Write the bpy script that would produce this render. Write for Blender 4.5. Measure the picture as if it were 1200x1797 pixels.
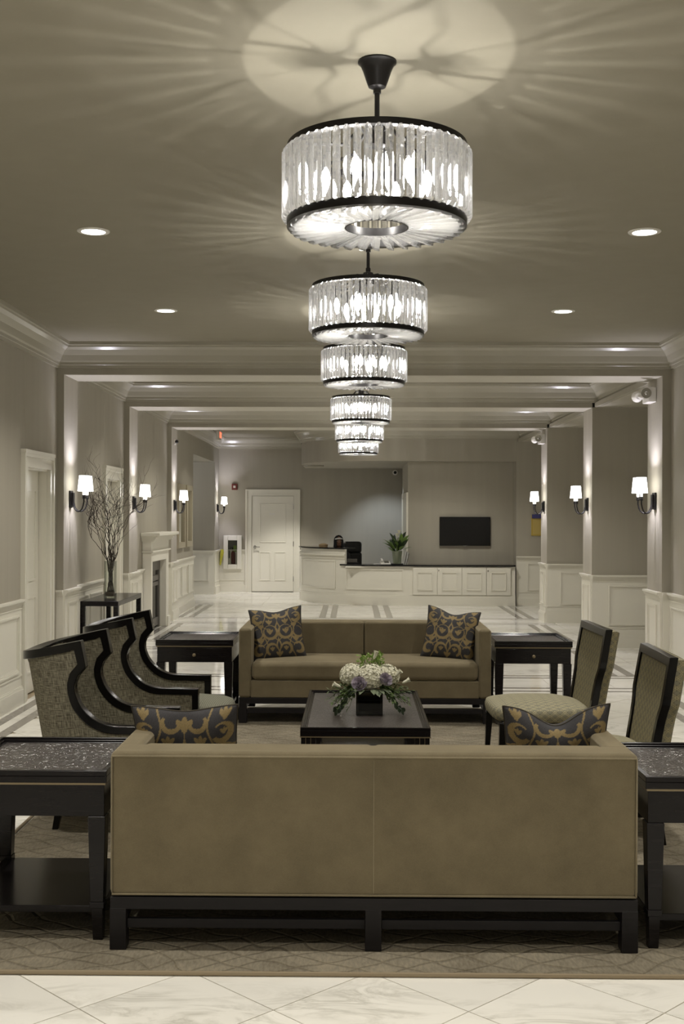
import bpy, math, random
from mathutils import Vector, Matrix, noise
from math import sin, cos, pi, radians, sqrt
random.seed(7)
S = bpy.context.scene
C = S.collection
for o in list(bpy.data.objects): bpy.data.objects.remove(o)

# ---------------------------------------------------------------- camera
cam = bpy.data.cameras.new('camera'); cam.lens = 36*2040/1797; cam.sensor_width = 36; cam.sensor_fit = 'AUTO'
cam.shift_y = 6.5/1797; cam.clip_start = 0.05
co = bpy.data.objects.new('camera', cam); C.objects.link(co)
co.matrix_world = Matrix.Translation((0, 0, 1.75)) @ Matrix.Rotation(math.atan(20/2040), 4, 'Z') @ Matrix.Rotation(pi/2, 4, 'X') @ Matrix.Rotation(radians(0.2), 4, 'Z')
S.camera = co

# ---------------------------------------------------------------- world, light, exposure
w = bpy.data.worlds.new('world'); S.world = w; w.use_nodes = True
w.node_tree.nodes['Background'].inputs[0].default_value = (0.9, 0.87, 0.8, 1)
w.node_tree.nodes['Background'].inputs[1].default_value = 0.05
S.view_settings.view_transform = 'Standard'; S.view_settings.look = 'None'
S.view_settings.gamma = 1; S.view_settings.exposure = 1.15; S.view_settings.use_curve_mapping = False
S.cycles.max_bounces = 10; S.cycles.transparent_max_bounces = 40; S.cycles.transmission_bounces = 8
S.cycles.glossy_bounces = 5; S.cycles.diffuse_bounces = 4; S.cycles.sample_clamp_indirect = 4.0
WARM = (1.0, 0.955, 0.87)
COOL = (0.88, 0.85, 1.0)
P_CH = 3.2      # each chandelier bulb
P_DOWN = 85.0   # each ceiling downlight
P_SC = 8.0      # each sconce candle
def lamp(name, kind, loc, power, color=WARM, radius=0.02, spot=None, rot=None, parent=None, blend=0.6):
    l = bpy.data.lights.new(name, kind); l.energy = power; l.color = color; l.shadow_soft_size = radius
    if spot: l.spot_size = radians(spot); l.spot_blend = blend
    o = bpy.data.objects.new(name, l); C.objects.link(o); o.location = loc
    if rot: o.rotation_euler = rot
    if parent: o.parent = parent
    return o
CEIL = 3.527
CX = 0.087
CH_D = [4.55, 7.29, 10.0, 14.1, 17.7, 21.3]
# downlights: five or more rows each side of the chandeliers (the lamps go on behind the camera too)
for yd in (-3.6, -0.9, 1.8, 4.55, 7.26, 10.07, 14.1, 17.7, 21.3):
    for s in (-1, 1):
        lamp('downlight_lamp', 'SPOT', (CX+s*1.72, yd, CEIL-0.03), P_DOWN*(.6 if yd < 0 else 1), WARM, 0.05, 125, blend=0.9)
for yd in (-3.6, -0.9, 1.8):   # lobby chandeliers behind the camera, lamps only
    lamp('rear_lobby_lamp', 'POINT', (CX, yd, 3.05), 11, WARM, 0.15)
lamp('niche_lamp', 'SPOT', (0.55, 25.2, 2.78), 38, (0.78, 0.87, 1.0), 0.04, 85, rot=(.5, -.1, 0), blend=.7)
lamp('desk_lamp_over', 'SPOT', (-1.5, 25.2, CEIL-.03), 150, WARM, 0.06, 75, blend=.5)
lamp('corridor_lamp', 'POINT', (-4.4, 24.2, 2.7), 14, (0.9, .92, 1), 0.1)
for yy in (14.2, 17.7, 21.2):
    lamp('alcove_lamp', 'SPOT', (4.2, yy-.5, 3.18), 7, WARM, 0.06, 130, blend=.9)

# ---------------------------------------------------------------- materials
def mat(name, col, rough=0.5, metal=0.0, spec=0.5, sheen=0.0, coat=0.0, emit=None, es=0.0, trans=0.0, ior=1.45):
    m = bpy.data.materials.new(name); m.use_nodes = True
    b = m.node_tree.nodes['Principled BSDF']
    b.inputs['Base Color'].default_value = (*col, 1); b.inputs['Roughness'].default_value = rough
    b.inputs['Metallic'].default_value = metal; b.inputs['Specular IOR Level'].default_value = spec
    b.inputs['Sheen Weight'].default_value = sheen; b.inputs['Coat Weight'].default_value = coat
    b.inputs['Transmission Weight'].default_value = trans; b.inputs['IOR'].default_value = ior
    if sheen: b.inputs['Sheen Roughness'].default_value = 0.4
    if emit: b.inputs['Emission Color'].default_value = (*emit, 1); b.inputs['Emission Strength'].default_value = es
    return m
def nd(m, t, **k):
    n = m.node_tree.nodes.new(t)
    for a, v in k.items(): setattr(n, a, v)
    return n
def lk(m, a, b): m.node_tree.links.new(a, b)
def BS(m): return m.node_tree.nodes['Principled BSDF']
def coords(m, scale=(1, 1, 1), kind='Object', rot=(0, 0, 0)):
    t = nd(m, 'ShaderNodeTexCoord'); p = nd(m, 'ShaderNodeMapping')
    p.inputs['Scale'].default_value = scale; p.inputs['Rotation'].default_value = rot
    lk(m, t.outputs[kind], p.inputs[0]); return p.outputs[0]
def geo_pos(m, scale=(1, 1, 1), rot=(0, 0, 0)):
    t = nd(m, 'ShaderNodeNewGeometry'); p = nd(m, 'ShaderNodeMapping')
    p.inputs['Scale'].default_value = scale; p.inputs['Rotation'].default_value = rot
    lk(m, t.outputs['Position'], p.inputs[0]); return p.outputs[0]
def noisetex(m, v, scale, detail=4, rough=0.55, dist=0.0):
    n = nd(m, 'ShaderNodeTexNoise'); n.inputs['Scale'].default_value = scale; n.inputs['Detail'].default_value = detail
    n.inputs['Roughness'].default_value = rough; n.inputs['Distortion'].default_value = dist
    lk(m, v, n.inputs['Vector']); return n.outputs['Fac']
def ramp(m, f, stops):
    r = nd(m, 'ShaderNodeValToRGB'); e = r.color_ramp.elements
    e[0].position = stops[0][0]; e[0].color = (*stops[0][1], 1)
    e[1].position = stops[-1][0]; e[1].color = (*stops[-1][1], 1)
    for p, c in stops[1:-1]:
        x = e.new(p); x.color = (*c, 1)
    lk(m, f, r.inputs[0]); return r.outputs[0]
def bump(m, h, strength=0.2, dist=0.01):
    b = nd(m, 'ShaderNodeBump'); b.inputs['Strength'].default_value = strength; b.inputs['Distance'].default_value = dist
    lk(m, h, b.inputs['Height']); lk(m, b.outputs[0], BS(m).inputs['Normal'])
def mth(m, op, a, b=None):
    n = nd(m, 'ShaderNodeMath', operation=op)
    for i, v in enumerate((a, b)):
        if v is None: continue
        if isinstance(v, (int, float)): n.inputs[i].default_value = v
        else: lk(m, v, n.inputs[i])
    return n.outputs[0]
def setcol(m, c): lk(m, c, BS(m).inputs['Base Color'])

def wallmat(name, c, k=0.06):
    m = mat(name, c, 0.75, spec=0.3)
    n = noisetex(m, geo_pos(m, (6, 6, 0.35)), 1.2, 3)
    setcol(m, ramp(m, n, [(0.3, tuple(x*(1-k) for x in c)), (0.7, tuple(x*(1+k) for x in c))]))
    n2 = noisetex(m, geo_pos(m, (1, 1, 1)), 220, 2); bump(m, n2, 0.08, 0.002)
    return m
M = {}
M['wall'] = wallmat('greige_wall', (0.38, 0.354, 0.292), 0.03)
M['ceiling'] = wallmat('ceiling_paint', (0.30, 0.277, 0.217), 0.02)
M['cream'] = mat('cream_paint', (0.76, 0.735, 0.645), 0.32, spec=0.5)
M['crown'] = mat('crown_paint', (0.4, 0.378, 0.31), 0.22, spec=0.5)
M['soffit'] = mat('soffit_paint', (0.47, 0.445, 0.37), 0.5)
M['black'] = mat('black_metal', (0.012, 0.011, 0.011), 0.35, 0.3)
def wood(name, c, r, coat=0.0):
    m = mat(name, c, r, coat=coat, spec=0.32)
    n = noisetex(m, coords(m, (3, 3, 40)), 2, 4)
    setcol(m, ramp(m, n, [(0.35, tuple(x*.8 for x in c)), (0.7, tuple(x*1.25 for x in c))])); return m
M['espresso'] = wood('espresso_wood', (0.0075, 0.006, 0.0066), 0.2)
M['frame'] = wood('black_frame', (0.003, 0.0026, 0.0026), 0.2)
M['baseblk'] = wood('dark_base_wood', (0.0095, 0.0082, 0.0092), 0.42)
M['gold'] = mat('brass_inlay', (0.27, 0.22, 0.14), 0.4, 0.7)
M['steel'] = mat('brushed_steel', (0.5, 0.49, 0.47), 0.25, 1.0)
M['chrome'] = mat('chrome', (0.75, 0.75, 0.75), 0.08, 1.0)
M['grout'] = mat('grout', (0.3, 0.24, 0.15), 0.6)
M['white'] = mat('white_plastic', (0.75, 0.73, 0.68), 0.4)
M['beigeframe'] = mat('beige_frame', (0.35, 0.31, 0.22), 0.4)
M['mirror'] = mat('mirror', (0.8, 0.8, 0.78), 0.03, 1.0)
M['blackglass'] = mat('black_glass', (0.004, 0.004, 0.004), 0.12)
M['granite'] = mat('black_granite', (0.008, 0.008, 0.009), 0.1)
M['leather'] = mat('black_leather', (0.012, 0.012, 0.012), 0.35)
M['red'] = mat('red_paint', (0.25, 0.03, 0.02), 0.4)
M['darkred'] = mat('dark_red', (0.12, 0.018, 0.012), 0.5)
M['yellow'] = mat('yellow_plastic', (0.55, 0.52, 0.06), 0.5)
M['lime'] = mat('lime_tag', (0.28, 0.42, 0.08), 0.5)
M['greymetal'] = mat('grey_metal', (0.16, 0.15, 0.135), 0.4, 0.4)
M['skin'] = mat('skin', (0.17, 0.088, 0.052), 0.5)
M['cloth'] = mat('black_cloth', (0.012, 0.012, 0.013), 0.9)
M['whitecloth'] = mat('white_cloth', (0.75, 0.75, 0.74), 0.8)
M['eye'] = mat('eye_white', (0.7, 0.68, 0.64), 0.3)
M['lip'] = mat('lips', (0.12, 0.035, 0.03), 0.4)
M['wicker'] = mat('tan_wicker', (0.28, 0.2, 0.11), 0.7)
# marble
def marble(name, base, vein, sc=2.0):
    m = mat(name, base, 0.07, spec=0.55)
    oi = nd(m, 'ShaderNodeObjectInfo')
    p = geo_pos(m, (1, 1, 1))
    ad = nd(m, 'ShaderNodeVectorMath', operation='ADD'); lk(m, p, ad.inputs[0])
    mu = nd(m, 'ShaderNodeVectorMath', operation='SCALE'); 
    cb = nd(m, 'ShaderNodeCombineXYZ'); lk(m, oi.outputs['Random'], cb.inputs[0]); lk(m, oi.outputs['Random'], cb.inputs[2])
    lk(m, cb.outputs[0], mu.inputs[0]); mu.inputs['Scale'].default_value = 37.0; lk(m, mu.outputs[0], ad.inputs[1])
    mp = nd(m, 'ShaderNodeMapping'); mp.inputs['Scale'].default_value = (1, 2.6, 1); mp.inputs['Rotation'].default_value = (0, 0, 0.4)
    lk(m, ad.outputs[0], mp.inputs[0])
    n = noisetex(m, mp.outputs[0], sc, 8, 0.62, 1.6)
    n2 = noisetex(m, mp.outputs[0], sc*.5, 3)
    v = mth(m, 'ABSOLUTE', mth(m, 'SUBTRACT', n, 0.5))
    c1 = ramp(m, v, [(0.0, vein), (0.035, tuple(.5*(a+b) for a, b in zip(base, vein))), (0.09, base)])
    mk = ramp(m, n2, [(0.42, (0, 0, 0)), (0.62, (1, 1, 1))])
    mx = nd(m, 'ShaderNodeMix', data_type='RGBA'); lk(m, mk, mx.inputs[0])
    mx.inputs[6].default_value = (*base, 1); lk(m, c1, mx.inputs[7])
    rv = nd(m, 'ShaderNodeMapRange'); rv.inputs[3].default_value = 0.93; rv.inputs[4].default_value = 1.05
    lk(m, oi.outputs['Random'], rv.inputs[0])
    sc_ = nd(m, 'ShaderNodeVectorMath', operation='SCALE'); lk(m, mx.outputs[2], sc_.inputs[0]); lk(m, rv.outputs[0], sc_.inputs['Scale'])
    setcol(m, sc_.outputs[0]); return m
M['marble'] = marble('cream_marble', (0.87, 0.85, 0.79), (0.62, 0.6, 0.54))
M['marble_grey'] = marble('grey_marble', (0.27, 0.25, 0.225), (0.2, 0.185, 0.165), 4)
# velvet
def velvet(name, c):
    m = mat(name, c, 0.85, spec=0.15, sheen=0.35)
    BS(m).inputs['Sheen Tint'].default_value = (0.9, 0.8, 0.6, 1)
    n = noisetex(m, coords(m, (1, 1, 1)), 5, 5, 0.6); n2 = noisetex(m, coords(m, (30, 30, 60)), 6, 2)
    mm = mth(m, 'ADD', mth(m, 'MULTIPLY', n, 0.7), mth(m, 'MULTIPLY', n2, 0.3))
    setcol(m, ramp(m, mm, [(0.3, tuple(x*.78 for x in c)), (0.7, tuple(x*1.2 for x in c))]))
    bump(m, n2, 0.1, 0.002); return m
M['velvet'] = velvet('tan_velvet', (0.17, 0.141, 0.088))
M['piping'] = velvet('velvet_piping', (0.22, 0.185, 0.12))
# tweed
def tweed():
    m = mat('grey_tweed', (0.2, 0.18, 0.12), 0.9, spec=0.15)
    a = noisetex(m, coords(m, (22, 260, 1), 'UV'), 1, 3); b = noisetex(m, coords(m, (260, 22, 1), 'UV'), 1, 3)
    s = mth(m, 'ADD', mth(m, 'MULTIPLY', a, 0.5), mth(m, 'MULTIPLY', b, 0.5))
    setcol(m, ramp(m, s, [(0.4, (0.065, 0.058, 0.04)), (0.5, (0.15, 0.137, 0.1)), (0.6, (0.25, 0.23, 0.17))]))
    bump(m, s, 0.3, 0.003); return m
M['tweed'] = tweed()
def stripe_weave():
    m = mat('grey_green_weave', (0.27, 0.27, 0.21), 0.85, spec=0.2)
    wv = nd(m, 'ShaderNodeTexWave'); wv.inputs['Scale'].default_value = 26; wv.inputs['Distortion'].default_value = 1.5
    lk(m, coords(m, (1, .15, 1), 'UV', (0, 0, .3)), wv.inputs['Vector'])
    n = noisetex(m, coords(m, (60, 60, 1), 'UV'), 2, 2)
    s = mth(m, 'ADD', mth(m, 'MULTIPLY', wv.outputs['Fac'], .3), mth(m, 'MULTIPLY', n, .7))
    setcol(m, ramp(m, s, [(0.25, (0.1, 0.1, 0.072)), (0.75, (0.22, 0.215, 0.165))])); return m
M['weave'] = stripe_weave()
def ogee(name, sc, gold, base):
    m = mat(name, base, 0.75, spec=0.25)
    t = coords(m, (sc, sc*1.3, 1), 'UV'); sp = nd(m, 'ShaderNodeSeparateXYZ'); lk(m, t, sp.inputs[0])
    u, v = sp.outputs[0], sp.outputs[1]
    cu = mth(m, 'COSINE', u); cv = mth(m, 'COSINE', v)
    c2 = mth(m, 'MULTIPLY', mth(m, 'MULTIPLY', mth(m, 'COSINE', mth(m, 'MULTIPLY', u, 3)), mth(m, 'COSINE', mth(m, 'MULTIPLY', v, 3))), 0.45)
    s = mth(m, 'ABSOLUTE', mth(m, 'ADD', mth(m, 'ADD', cu, cv), c2))
    r1 = mth(m, 'ABSOLUTE', mth(m, 'SUBTRACT', s, 0.75))
    k = mth(m, 'MINIMUM', s, r1)
    dark = tuple(x*0.42 for x in base)
    setcol(m, ramp(m, k, [(0.0, gold), (0.13, gold), (0.2, dark), (0.3, base)]))
    return m
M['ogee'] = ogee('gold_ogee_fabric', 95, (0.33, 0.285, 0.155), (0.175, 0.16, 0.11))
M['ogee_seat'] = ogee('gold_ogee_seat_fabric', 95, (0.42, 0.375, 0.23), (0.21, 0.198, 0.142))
def croc():
    m = mat('embossed_top', (0.05, 0.042, 0.038), 0.28, spec=0.6)
    v = nd(m, 'ShaderNodeTexVoronoi'); v.inputs['Scale'].default_value = 1.0; v.feature = 'DISTANCE_TO_EDGE'
    lk(m, coords(m, (55, 85, 40)), v.inputs['Vector'])
    r = mth(m, 'MINIMUM', v.outputs['Distance'], 0.25)
    n = noisetex(m, coords(m, (1, 1, 1)), 4, 3)
    setcol(m, ramp(m, n, [(.3, (0.038, 0.032, 0.029)), (.7, (0.062, 0.053, 0.047))]))
    bump(m, r, 0.7, 0.009); return m
M['croc'] = croc()
def rugmat():
    m = mat('wool_rug', (0.3, 0.26, 0.19), 0.95, spec=0.1)
    p = geo_pos(m, (1, 1, 1))
    n0 = noisetex(m, p, 1.6, 2)
    sp = nd(m, 'ShaderNodeSeparateXYZ'); lk(m, p, sp.inputs[0])
    # wavy diamond net carved into the pile
    a = mth(m, 'ADD', mth(m, 'MULTIPLY', sp.outputs[0], 15), mth(m, 'MULTIPLY', n0, 6)); 
    b = mth(m, 'ADD', mth(m, 'MULTIPLY', sp.outputs[1], 24), mth(m, 'MULTIPLY', noisetex(m, p, 2.3, 2), 6))
    l1 = mth(m, 'ABSOLUTE', mth(m, 'SINE', mth(m, 'ADD', a, b))); l2 = mth(m, 'ABSOLUTE', mth(m, 'SINE', mth(m, 'SUBTRACT', a, b)))
    net = mth(m, 'MINIMUM', l1, l2)
    fine = noisetex(m, geo_pos(m, (1, .3, 1), (0, 0, .5)), 90, 3)
    big = noisetex(m, p, 3.5, 3)
    s = mth(m, 'ADD', mth(m, 'MULTIPLY', fine, 0.5), mth(m, 'MULTIPLY', big, 0.5))
    c = ramp(m, s, [(0.35, (0.15, 0.128, 0.092)), (0.5, (0.2, 0.176, 0.132)), (0.65, (0.26, 0.226, 0.165))])
    k = ramp(m, net, [(0.0, (0.75, 0.73, 0.68)), (0.14, (1, 1, 1))])
    mx = nd(m, 'ShaderNodeMix', data_type='RGBA', blend_type='MULTIPLY'); mx.inputs[0].default_value = 1
    lk(m, c, mx.inputs[6]); lk(m, k, mx.inputs[7]); setcol(m, mx.outputs[2])
    h = mth(m, 'ADD', mth(m, 'MULTIPLY', mth(m, 'MINIMUM', net, 0.35), 2.5), mth(m, 'MULTIPLY', fine, 0.3))
    bump(m, h, 0.7, 0.012); return m
M['rug'] = rugmat()
M['rugedge'] = mat('rug_binding', (0.25, 0.2, 0.13), 0.9)
# crystal: clear glass whose faces let part of the light straight through
def crystal(name, f_tr, f_milk):
    m = bpy.data.materials.new(name); m.use_nodes = True; nt = m.node_tree
    out = nt.nodes['Material Output']; nt.nodes.remove(nt.nodes['Principled BSDF'])
    g = nt.nodes.new('ShaderNodeBsdfGlass'); g.inputs['IOR'].default_value = 1.5; g.inputs['Roughness'].default_value = 0.0
    g.inputs['Color'].default_value = (0.97, 0.97, 0.98, 1)
    t = nt.nodes.new('ShaderNodeBsdfTransparent'); t.inputs['Color'].default_value = (0.94, 0.94, 0.94, 1)
    mx = nt.nodes.new('ShaderNodeMixShader'); mx.inputs[0].default_value = f_tr
    nt.links.new(g.outputs[0], mx.inputs[1]); nt.links.new(t.outputs[0], mx.inputs[2])
    tl = nt.nodes.new('ShaderNodeBsdfTranslucent'); tl.inputs['Color'].default_value = (.95, .95, .93, 1)
    m2 = nt.nodes.new('ShaderNodeMixShader'); m2.inputs[0].default_value = f_milk
    nt.links.new(mx.outputs[0], m2.inputs[1]); nt.links.new(tl.outputs[0], m2.inputs[2]); nt.links.new(m2.outputs[0], out.inputs[0])
    return m
M['crystal_base'] = crystal('bright_crystal', 0.35, 0.12)
M['crystal'] = crystal('clear_crystal', 0.32, 0.03)
def thin_glass(name, col, f=0.12):
    m = bpy.data.materials.new(name); m.use_nodes = True; nt = m.node_tree
    out = nt.nodes['Material Output']; nt.nodes.remove(nt.nodes['Principled BSDF'])
    g = nt.nodes.new('ShaderNodeBsdfGlossy'); g.inputs['Roughness'].default_value = 0.03
    t = nt.nodes.new('ShaderNodeBsdfTransparent'); t.inputs['Color'].default_value = (*col, 1)
    l = nt.nodes.new('ShaderNodeLayerWeight'); l.inputs[0].default_value = 0.35
    mx = nt.nodes.new('ShaderNodeMixShader')
    nt.links.new(l.outputs['Fresnel'], mx.inputs[0]); nt.links.new(t.outputs[0], mx.inputs[1]); nt.links.new(g.outputs[0], mx.inputs[2])
    nt.links.new(mx.outputs[0], out.inputs[0]); return m
M['glass'] = thin_glass('clear_glass', (0.94, 0.95, 0.93))
M['darkglass'] = thin_glass('smoked_vase_glass', (0.45, 0.45, 0.4))
M['stemwater'] = mat('dark_stems_in_water', (0.02, 0.022, 0.012), 0.5)
M['bulb'] = mat('lit_bulb', (1, 1, 1), 0.5, emit=(1, 0.97, 0.92), es=45)
M['shade'] = mat('lit_lampshade', (0.9, 0.88, 0.84), 0.8, emit=(1, 0.98, 0.95), es=2.6)
M['candle'] = mat('lit_candle_tube', (0.9, 0.88, 0.8), 0.6, emit=(1, 0.97, 0.88), es=1.3)
M['downlens'] = mat('lit_downlight_lens', (1, 1, 1), 0.5, emit=(1, 0.98, 0.93), es=4)
M['exitred'] = mat('lit_exit_letters', (0.8, 0.1, 0.05), 0.5, emit=(1, 0.12, 0.06), es=1.2)
M['leaf'] = mat('green_leaf', (0.075, 0.12, 0.03), 0.45)
M['leafdark'] = mat('dark_leaf', (0.025, 0.042, 0.018), 0.45)
M['leafbright'] = mat('bright_green_leaf', (0.2, 0.31, 0.06), 0.5)
M['leafgrey'] = mat('grey_green_leaf', (0.16, 0.19, 0.12), 0.5)
M['hydrangea'] = mat('white_petal', (0.72, 0.7, 0.56), 0.6)
M['rose'] = mat('lilac_petal', (0.46, 0.41, 0.47), 0.6)
M['branch'] = mat('willow_branch', (0.035, 0.024, 0.016), 0.7)
M['pebble'] = mat('tan_pebbles', (0.2, 0.14, 0.1), 0.6)
M['blueprint'] = mat('blue_print', (0.06, 0.06, 0.2), 0.5)
M['mustard'] = mat('mustard_paper', (0.45, 0.33, 0.07), 0.6)
M['lily'] = mat('cream_lily', (0.7, 0.68, 0.5), 0.5)

# ---------------------------------------------------------------- mesh helpers
JR = random.Random(3)
class MB:
    def __init__(s): s.v = []; s.f = []; s.uv = None
    def box(s, x0, x1, y0, y1, z0, z1):
        b = len(s.v); J_ = JR.random
        x0 += J_()*3e-4; x1 -= J_()*3e-4; y0 += J_()*3e-4; y1 -= J_()*3e-4; z0 += J_()*1e-4; z1 -= J_()*1e-4
        s.v += [(x0,y0,z0),(x1,y0,z0),(x1,y1,z0),(x0,y1,z0),(x0,y0,z1),(x1,y0,z1),(x1,y1,z1),(x0,y1,z1)]
        s.f += [tuple(b+i for i in q) for q in ((0,3,2,1),(4,5,6,7),(0,1,5,4),(1,2,6,5),(2,3,7,6),(3,0,4,7))]; return s
    def hexa(s, a, b):   # bottom quad a, top quad b
        k = len(s.v); s.v += list(a)+list(b)
        s.f += [tuple(k+i for i in q) for q in ((0,3,2,1),(4,5,6,7),(0,1,5,4),(1,2,6,5),(2,3,7,6),(3,0,4,7))]; return s
    def taper(s, cx, cy, z0, w0, z1, w1, dx=0, dy=0):   # square tapered leg, foot shifted by dx,dy
        f = lambda x, y, w, z: [(x-w/2,y-w/2,z),(x+w/2,y-w/2,z),(x+w/2,y+w/2,z),(x-w/2,y+w/2,z)]
        return s.hexa(f(cx+dx, cy+dy, w0, z0), f(cx, cy, w1, z1))
    def grid(s, P, closeu=False, closev=False, flip=False):
        nu, nv = len(P), len(P[0]); b = len(s.v)
        for r in P: s.v += [tuple(p) for p in r]
        for i in range(nu if closeu else nu-1):
            for j in range(nv if closev else nv-1):
                a = b+i*nv+j; c = b+((i+1) % nu)*nv+j; d = b+((i+1) % nu)*nv+(j+1) % nv; e = b+i*nv+(j+1) % nv
                s.f.append((a, e, d, c) if flip else (a, c, d, e))
        return s
    def lathe(s, prof, cx=0, cy=0, n=24, cap=True):   # prof [(r,z)]
        P = [[(cx+r*cos(2*pi*k/n), cy+r*sin(2*pi*k/n), z) for r, z in prof] for k in range(n)]
        b = len(s.v); s.grid(P, closeu=True)
        m = len(prof)
        if cap:
            s.f.append(tuple(b+k*m for k in reversed(range(n)))); s.f.append(tuple(b+k*m+m-1 for k in range(n)))
        return s
    def tube(s, pts, r, n=8, cap=True):
        pts = [Vector(p) for p in pts]; R = r if isinstance(r, (list, tuple)) else [r]*len(pts)
        up = Vector((0, 0, 1)); prev = None; rings = []
        for i, p in enumerate(pts):
            t = (pts[min(i+1, len(pts)-1)]-pts[max(i-1, 0)])
            t = t.normalized() if t.length > 1e-9 else Vector((0, 0, 1))
            if prev is None:
                a = t.cross(up if abs(t.z) < .9 else Vector((1, 0, 0))).normalized()
            else:
                a = (prev-t*prev.dot(t)); a = a.normalized() if a.length > 1e-6 else t.orthogonal().normalized()
            prev = a; c = t.cross(a)
            rings.append([p+(a*cos(2*pi*k/n)+c*sin(2*pi*k/n))*R[i] for k in range(n)])
        b = len(s.v); s.grid(rings, closev=True)
        if cap: s.f.append(tuple(b+k for k in range(n))); s.f.append(tuple(b+(len(pts)-1)*n+k for k in reversed(range(n))))
        return s
    def prism(s, poly, z0, z1):
        n = len(poly); b = len(s.v)
        s.v += [(x, y, z0) for x, y in poly]+[(x, y, z1) for x, y in poly]
        s.f.append(tuple(b+i for i in reversed(range(n)))); s.f.append(tuple(b+n+i for i in range(n)))
        for i in range(n): j = (i+1) % n; s.f.append((b+i, b+j, b+n+j, b+n+i))
        return s
    def ell(s, c, r, nu=14, nv=9, rot=None):
        P = []
        for i in range(nu):
            row = []
            for j in range(nv+1):
                a = 2*pi*i/nu; t = pi*j/nv
                v = Vector((r[0]*sin(t)*cos(a), r[1]*sin(t)*sin(a), -r[2]*cos(t)))
                if rot: v = rot @ v
                row.append(Vector(c)+v)
            P.append(row)
        return s.grid(P, closeu=True)
    def xform(s, mtx, start=0):
        s.v[start:] = [tuple(mtx @ Vector(p)) for p in s.v[start:]]; return s
def boxuv(me):
    uv = me.uv_layers.new(name='UVMap'); 
    for p in me.polygons:
        n = p.normal; a = max(range(3), key=lambda i: abs(n[i]))
        for li in p.loop_indices:
            c = me.vertices[me.loops[li].vertex_index].co
            uv.data[li].uv = ((c.y, c.z) if a == 0 else (c.x, c.z) if a == 1 else (c.x, c.y))
def build(name, mb, m, parent=None, bevel=0.0, smooth=False, label=None, seg=2, sub=0, uv=False, kind=None, weld=False):
    me = bpy.data.meshes.new(name); me.from_pydata([tuple(v) for v in mb.v], [], mb.f); me.validate()
    me.materials.append(M[m] if isinstance(m, str) else m)
    if weld or smooth:
        import bmesh
        b = bmesh.new(); b.from_mesh(me); bmesh.ops.remove_doubles(b, verts=b.verts, dist=1e-6)
        bmesh.ops.recalc_face_normals(b, faces=b.faces); b.to_mesh(me); b.free()
    if uv: boxuv(me)
    if smooth:
        me.polygons.foreach_set('use_smooth', [True]*len(me.polygons))
        if smooth != 'all':
            try: me.set_sharp_from_angle(angle=radians(40))
            except Exception: pass
    o = bpy.data.objects.new(name, me); C.objects.link(o)
    if parent: o.parent = parent
    if bevel:
        bv = o.modifiers.new('bevel', 'BEVEL'); bv.width = bevel; bv.segments = seg; bv.limit_method = 'ANGLE'; bv.angle_limit = radians(40)
        if seg > 1: me.polygons.foreach_set('use_smooth', [True]*len(me.polygons)); bv.harden_normals = True
    if sub:
        sb = o.modifiers.new('sub', 'SUBSURF'); sb.levels = sub; sb.render_levels = sub
    if label: o['label'] = label
    if kind: o['kind'] = kind
    return o
def thing(name, label, cat, loc=(0, 0, 0), rz=0, group=None):
    o = bpy.data.objects.new(name, None); C.objects.link(o); o.location = loc; o.rotation_euler = (0, 0, rz)
    o.empty_display_size = .1; o['label'] = label; o['category'] = cat
    if group: o['group'] = group
    return o
def tag(o, label, cat, group=None):
    o['label'] = label; o['category'] = cat
    if group: o['group'] = group
    return o
KIDS = {}
def kids(root): return [o for o in C.objects if o.parent == root]
def dup(root, loc, rz, label):
    r = root.copy(); C.objects.link(r); r.location = loc; r.rotation_euler = (0, 0, rz); r['label'] = label
    allk = {}
    for o in C.objects:
        if o.parent: allk.setdefault(o.parent.name, []).append(o)
    def rec(src, dst):
        for ch in allk.get(src.name, []):
            c = ch.copy(); C.objects.link(c); c.parent = dst; rec(ch, c)
    rec(root, r); return r
def struct(name, mb, m, **k):
    return build(name, mb, m, kind='structure', **k)

XL, XR, YB, Y0 = -3.08, 3.28, 26.6, -7.0      # walls
PL, PR = -3.01, 3.19                         # pilaster faces
PIL = [(12.05, 12.65), (15.58, 16.18), (19.2, 19.8)]
BZ = 3.21                                    # underside of beams
# ---------------------------------------------------------------- floor
slab = struct('floor', MB().box(-6.5, 6.5, Y0-.3, YB+.3, -0.2, -0.006), 'grout')
def clip(poly, x0, x1, y0, y1):
    def cl(P, f, ax, val):
        out = []
        for i in range(len(P)):
            a, b = P[i], P[(i+1) % len(P)]
            ia, ib = f(a), f(b)
            if ia: out.append(a)
            if ia != ib:
                t = (val-a[ax])/(b[ax]-a[ax]); out.append((a[0]+t*(b[0]-a[0]), a[1]+t*(b[1]-a[1])))
        return out
    for f, ax, val in ((lambda p: p[0] >= x0, 0, x0), (lambda p: p[0] <= x1, 0, x1), (lambda p: p[1] >= y0, 1, y0), (lambda p: p[1] <= y1, 1, y1)):
        if not poly: return poly
        poly = cl(poly, f, ax, val)
    return poly
RUG = (-1.85, 2.02, 4.41, 10.52)
LO, LI, RI, RO = (-3.01, -2.92), (-2.83, -2.735), (2.815, 2.91), (3.01, 3.11)
bands, tiles = [], []
cross = [11.66, 11.86, 12.6, 12.77, 15.19, 15.39, 16.13, 16.3, 18.81, 19.01, 19.75, 19.92]
ylines = [Y0]+cross+[22.72]
def rect(x0, x1, y0, y1): return [(x0, y0), (x1, y0), (x1, y1), (x0, y1)]
G = 0.0024
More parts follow.
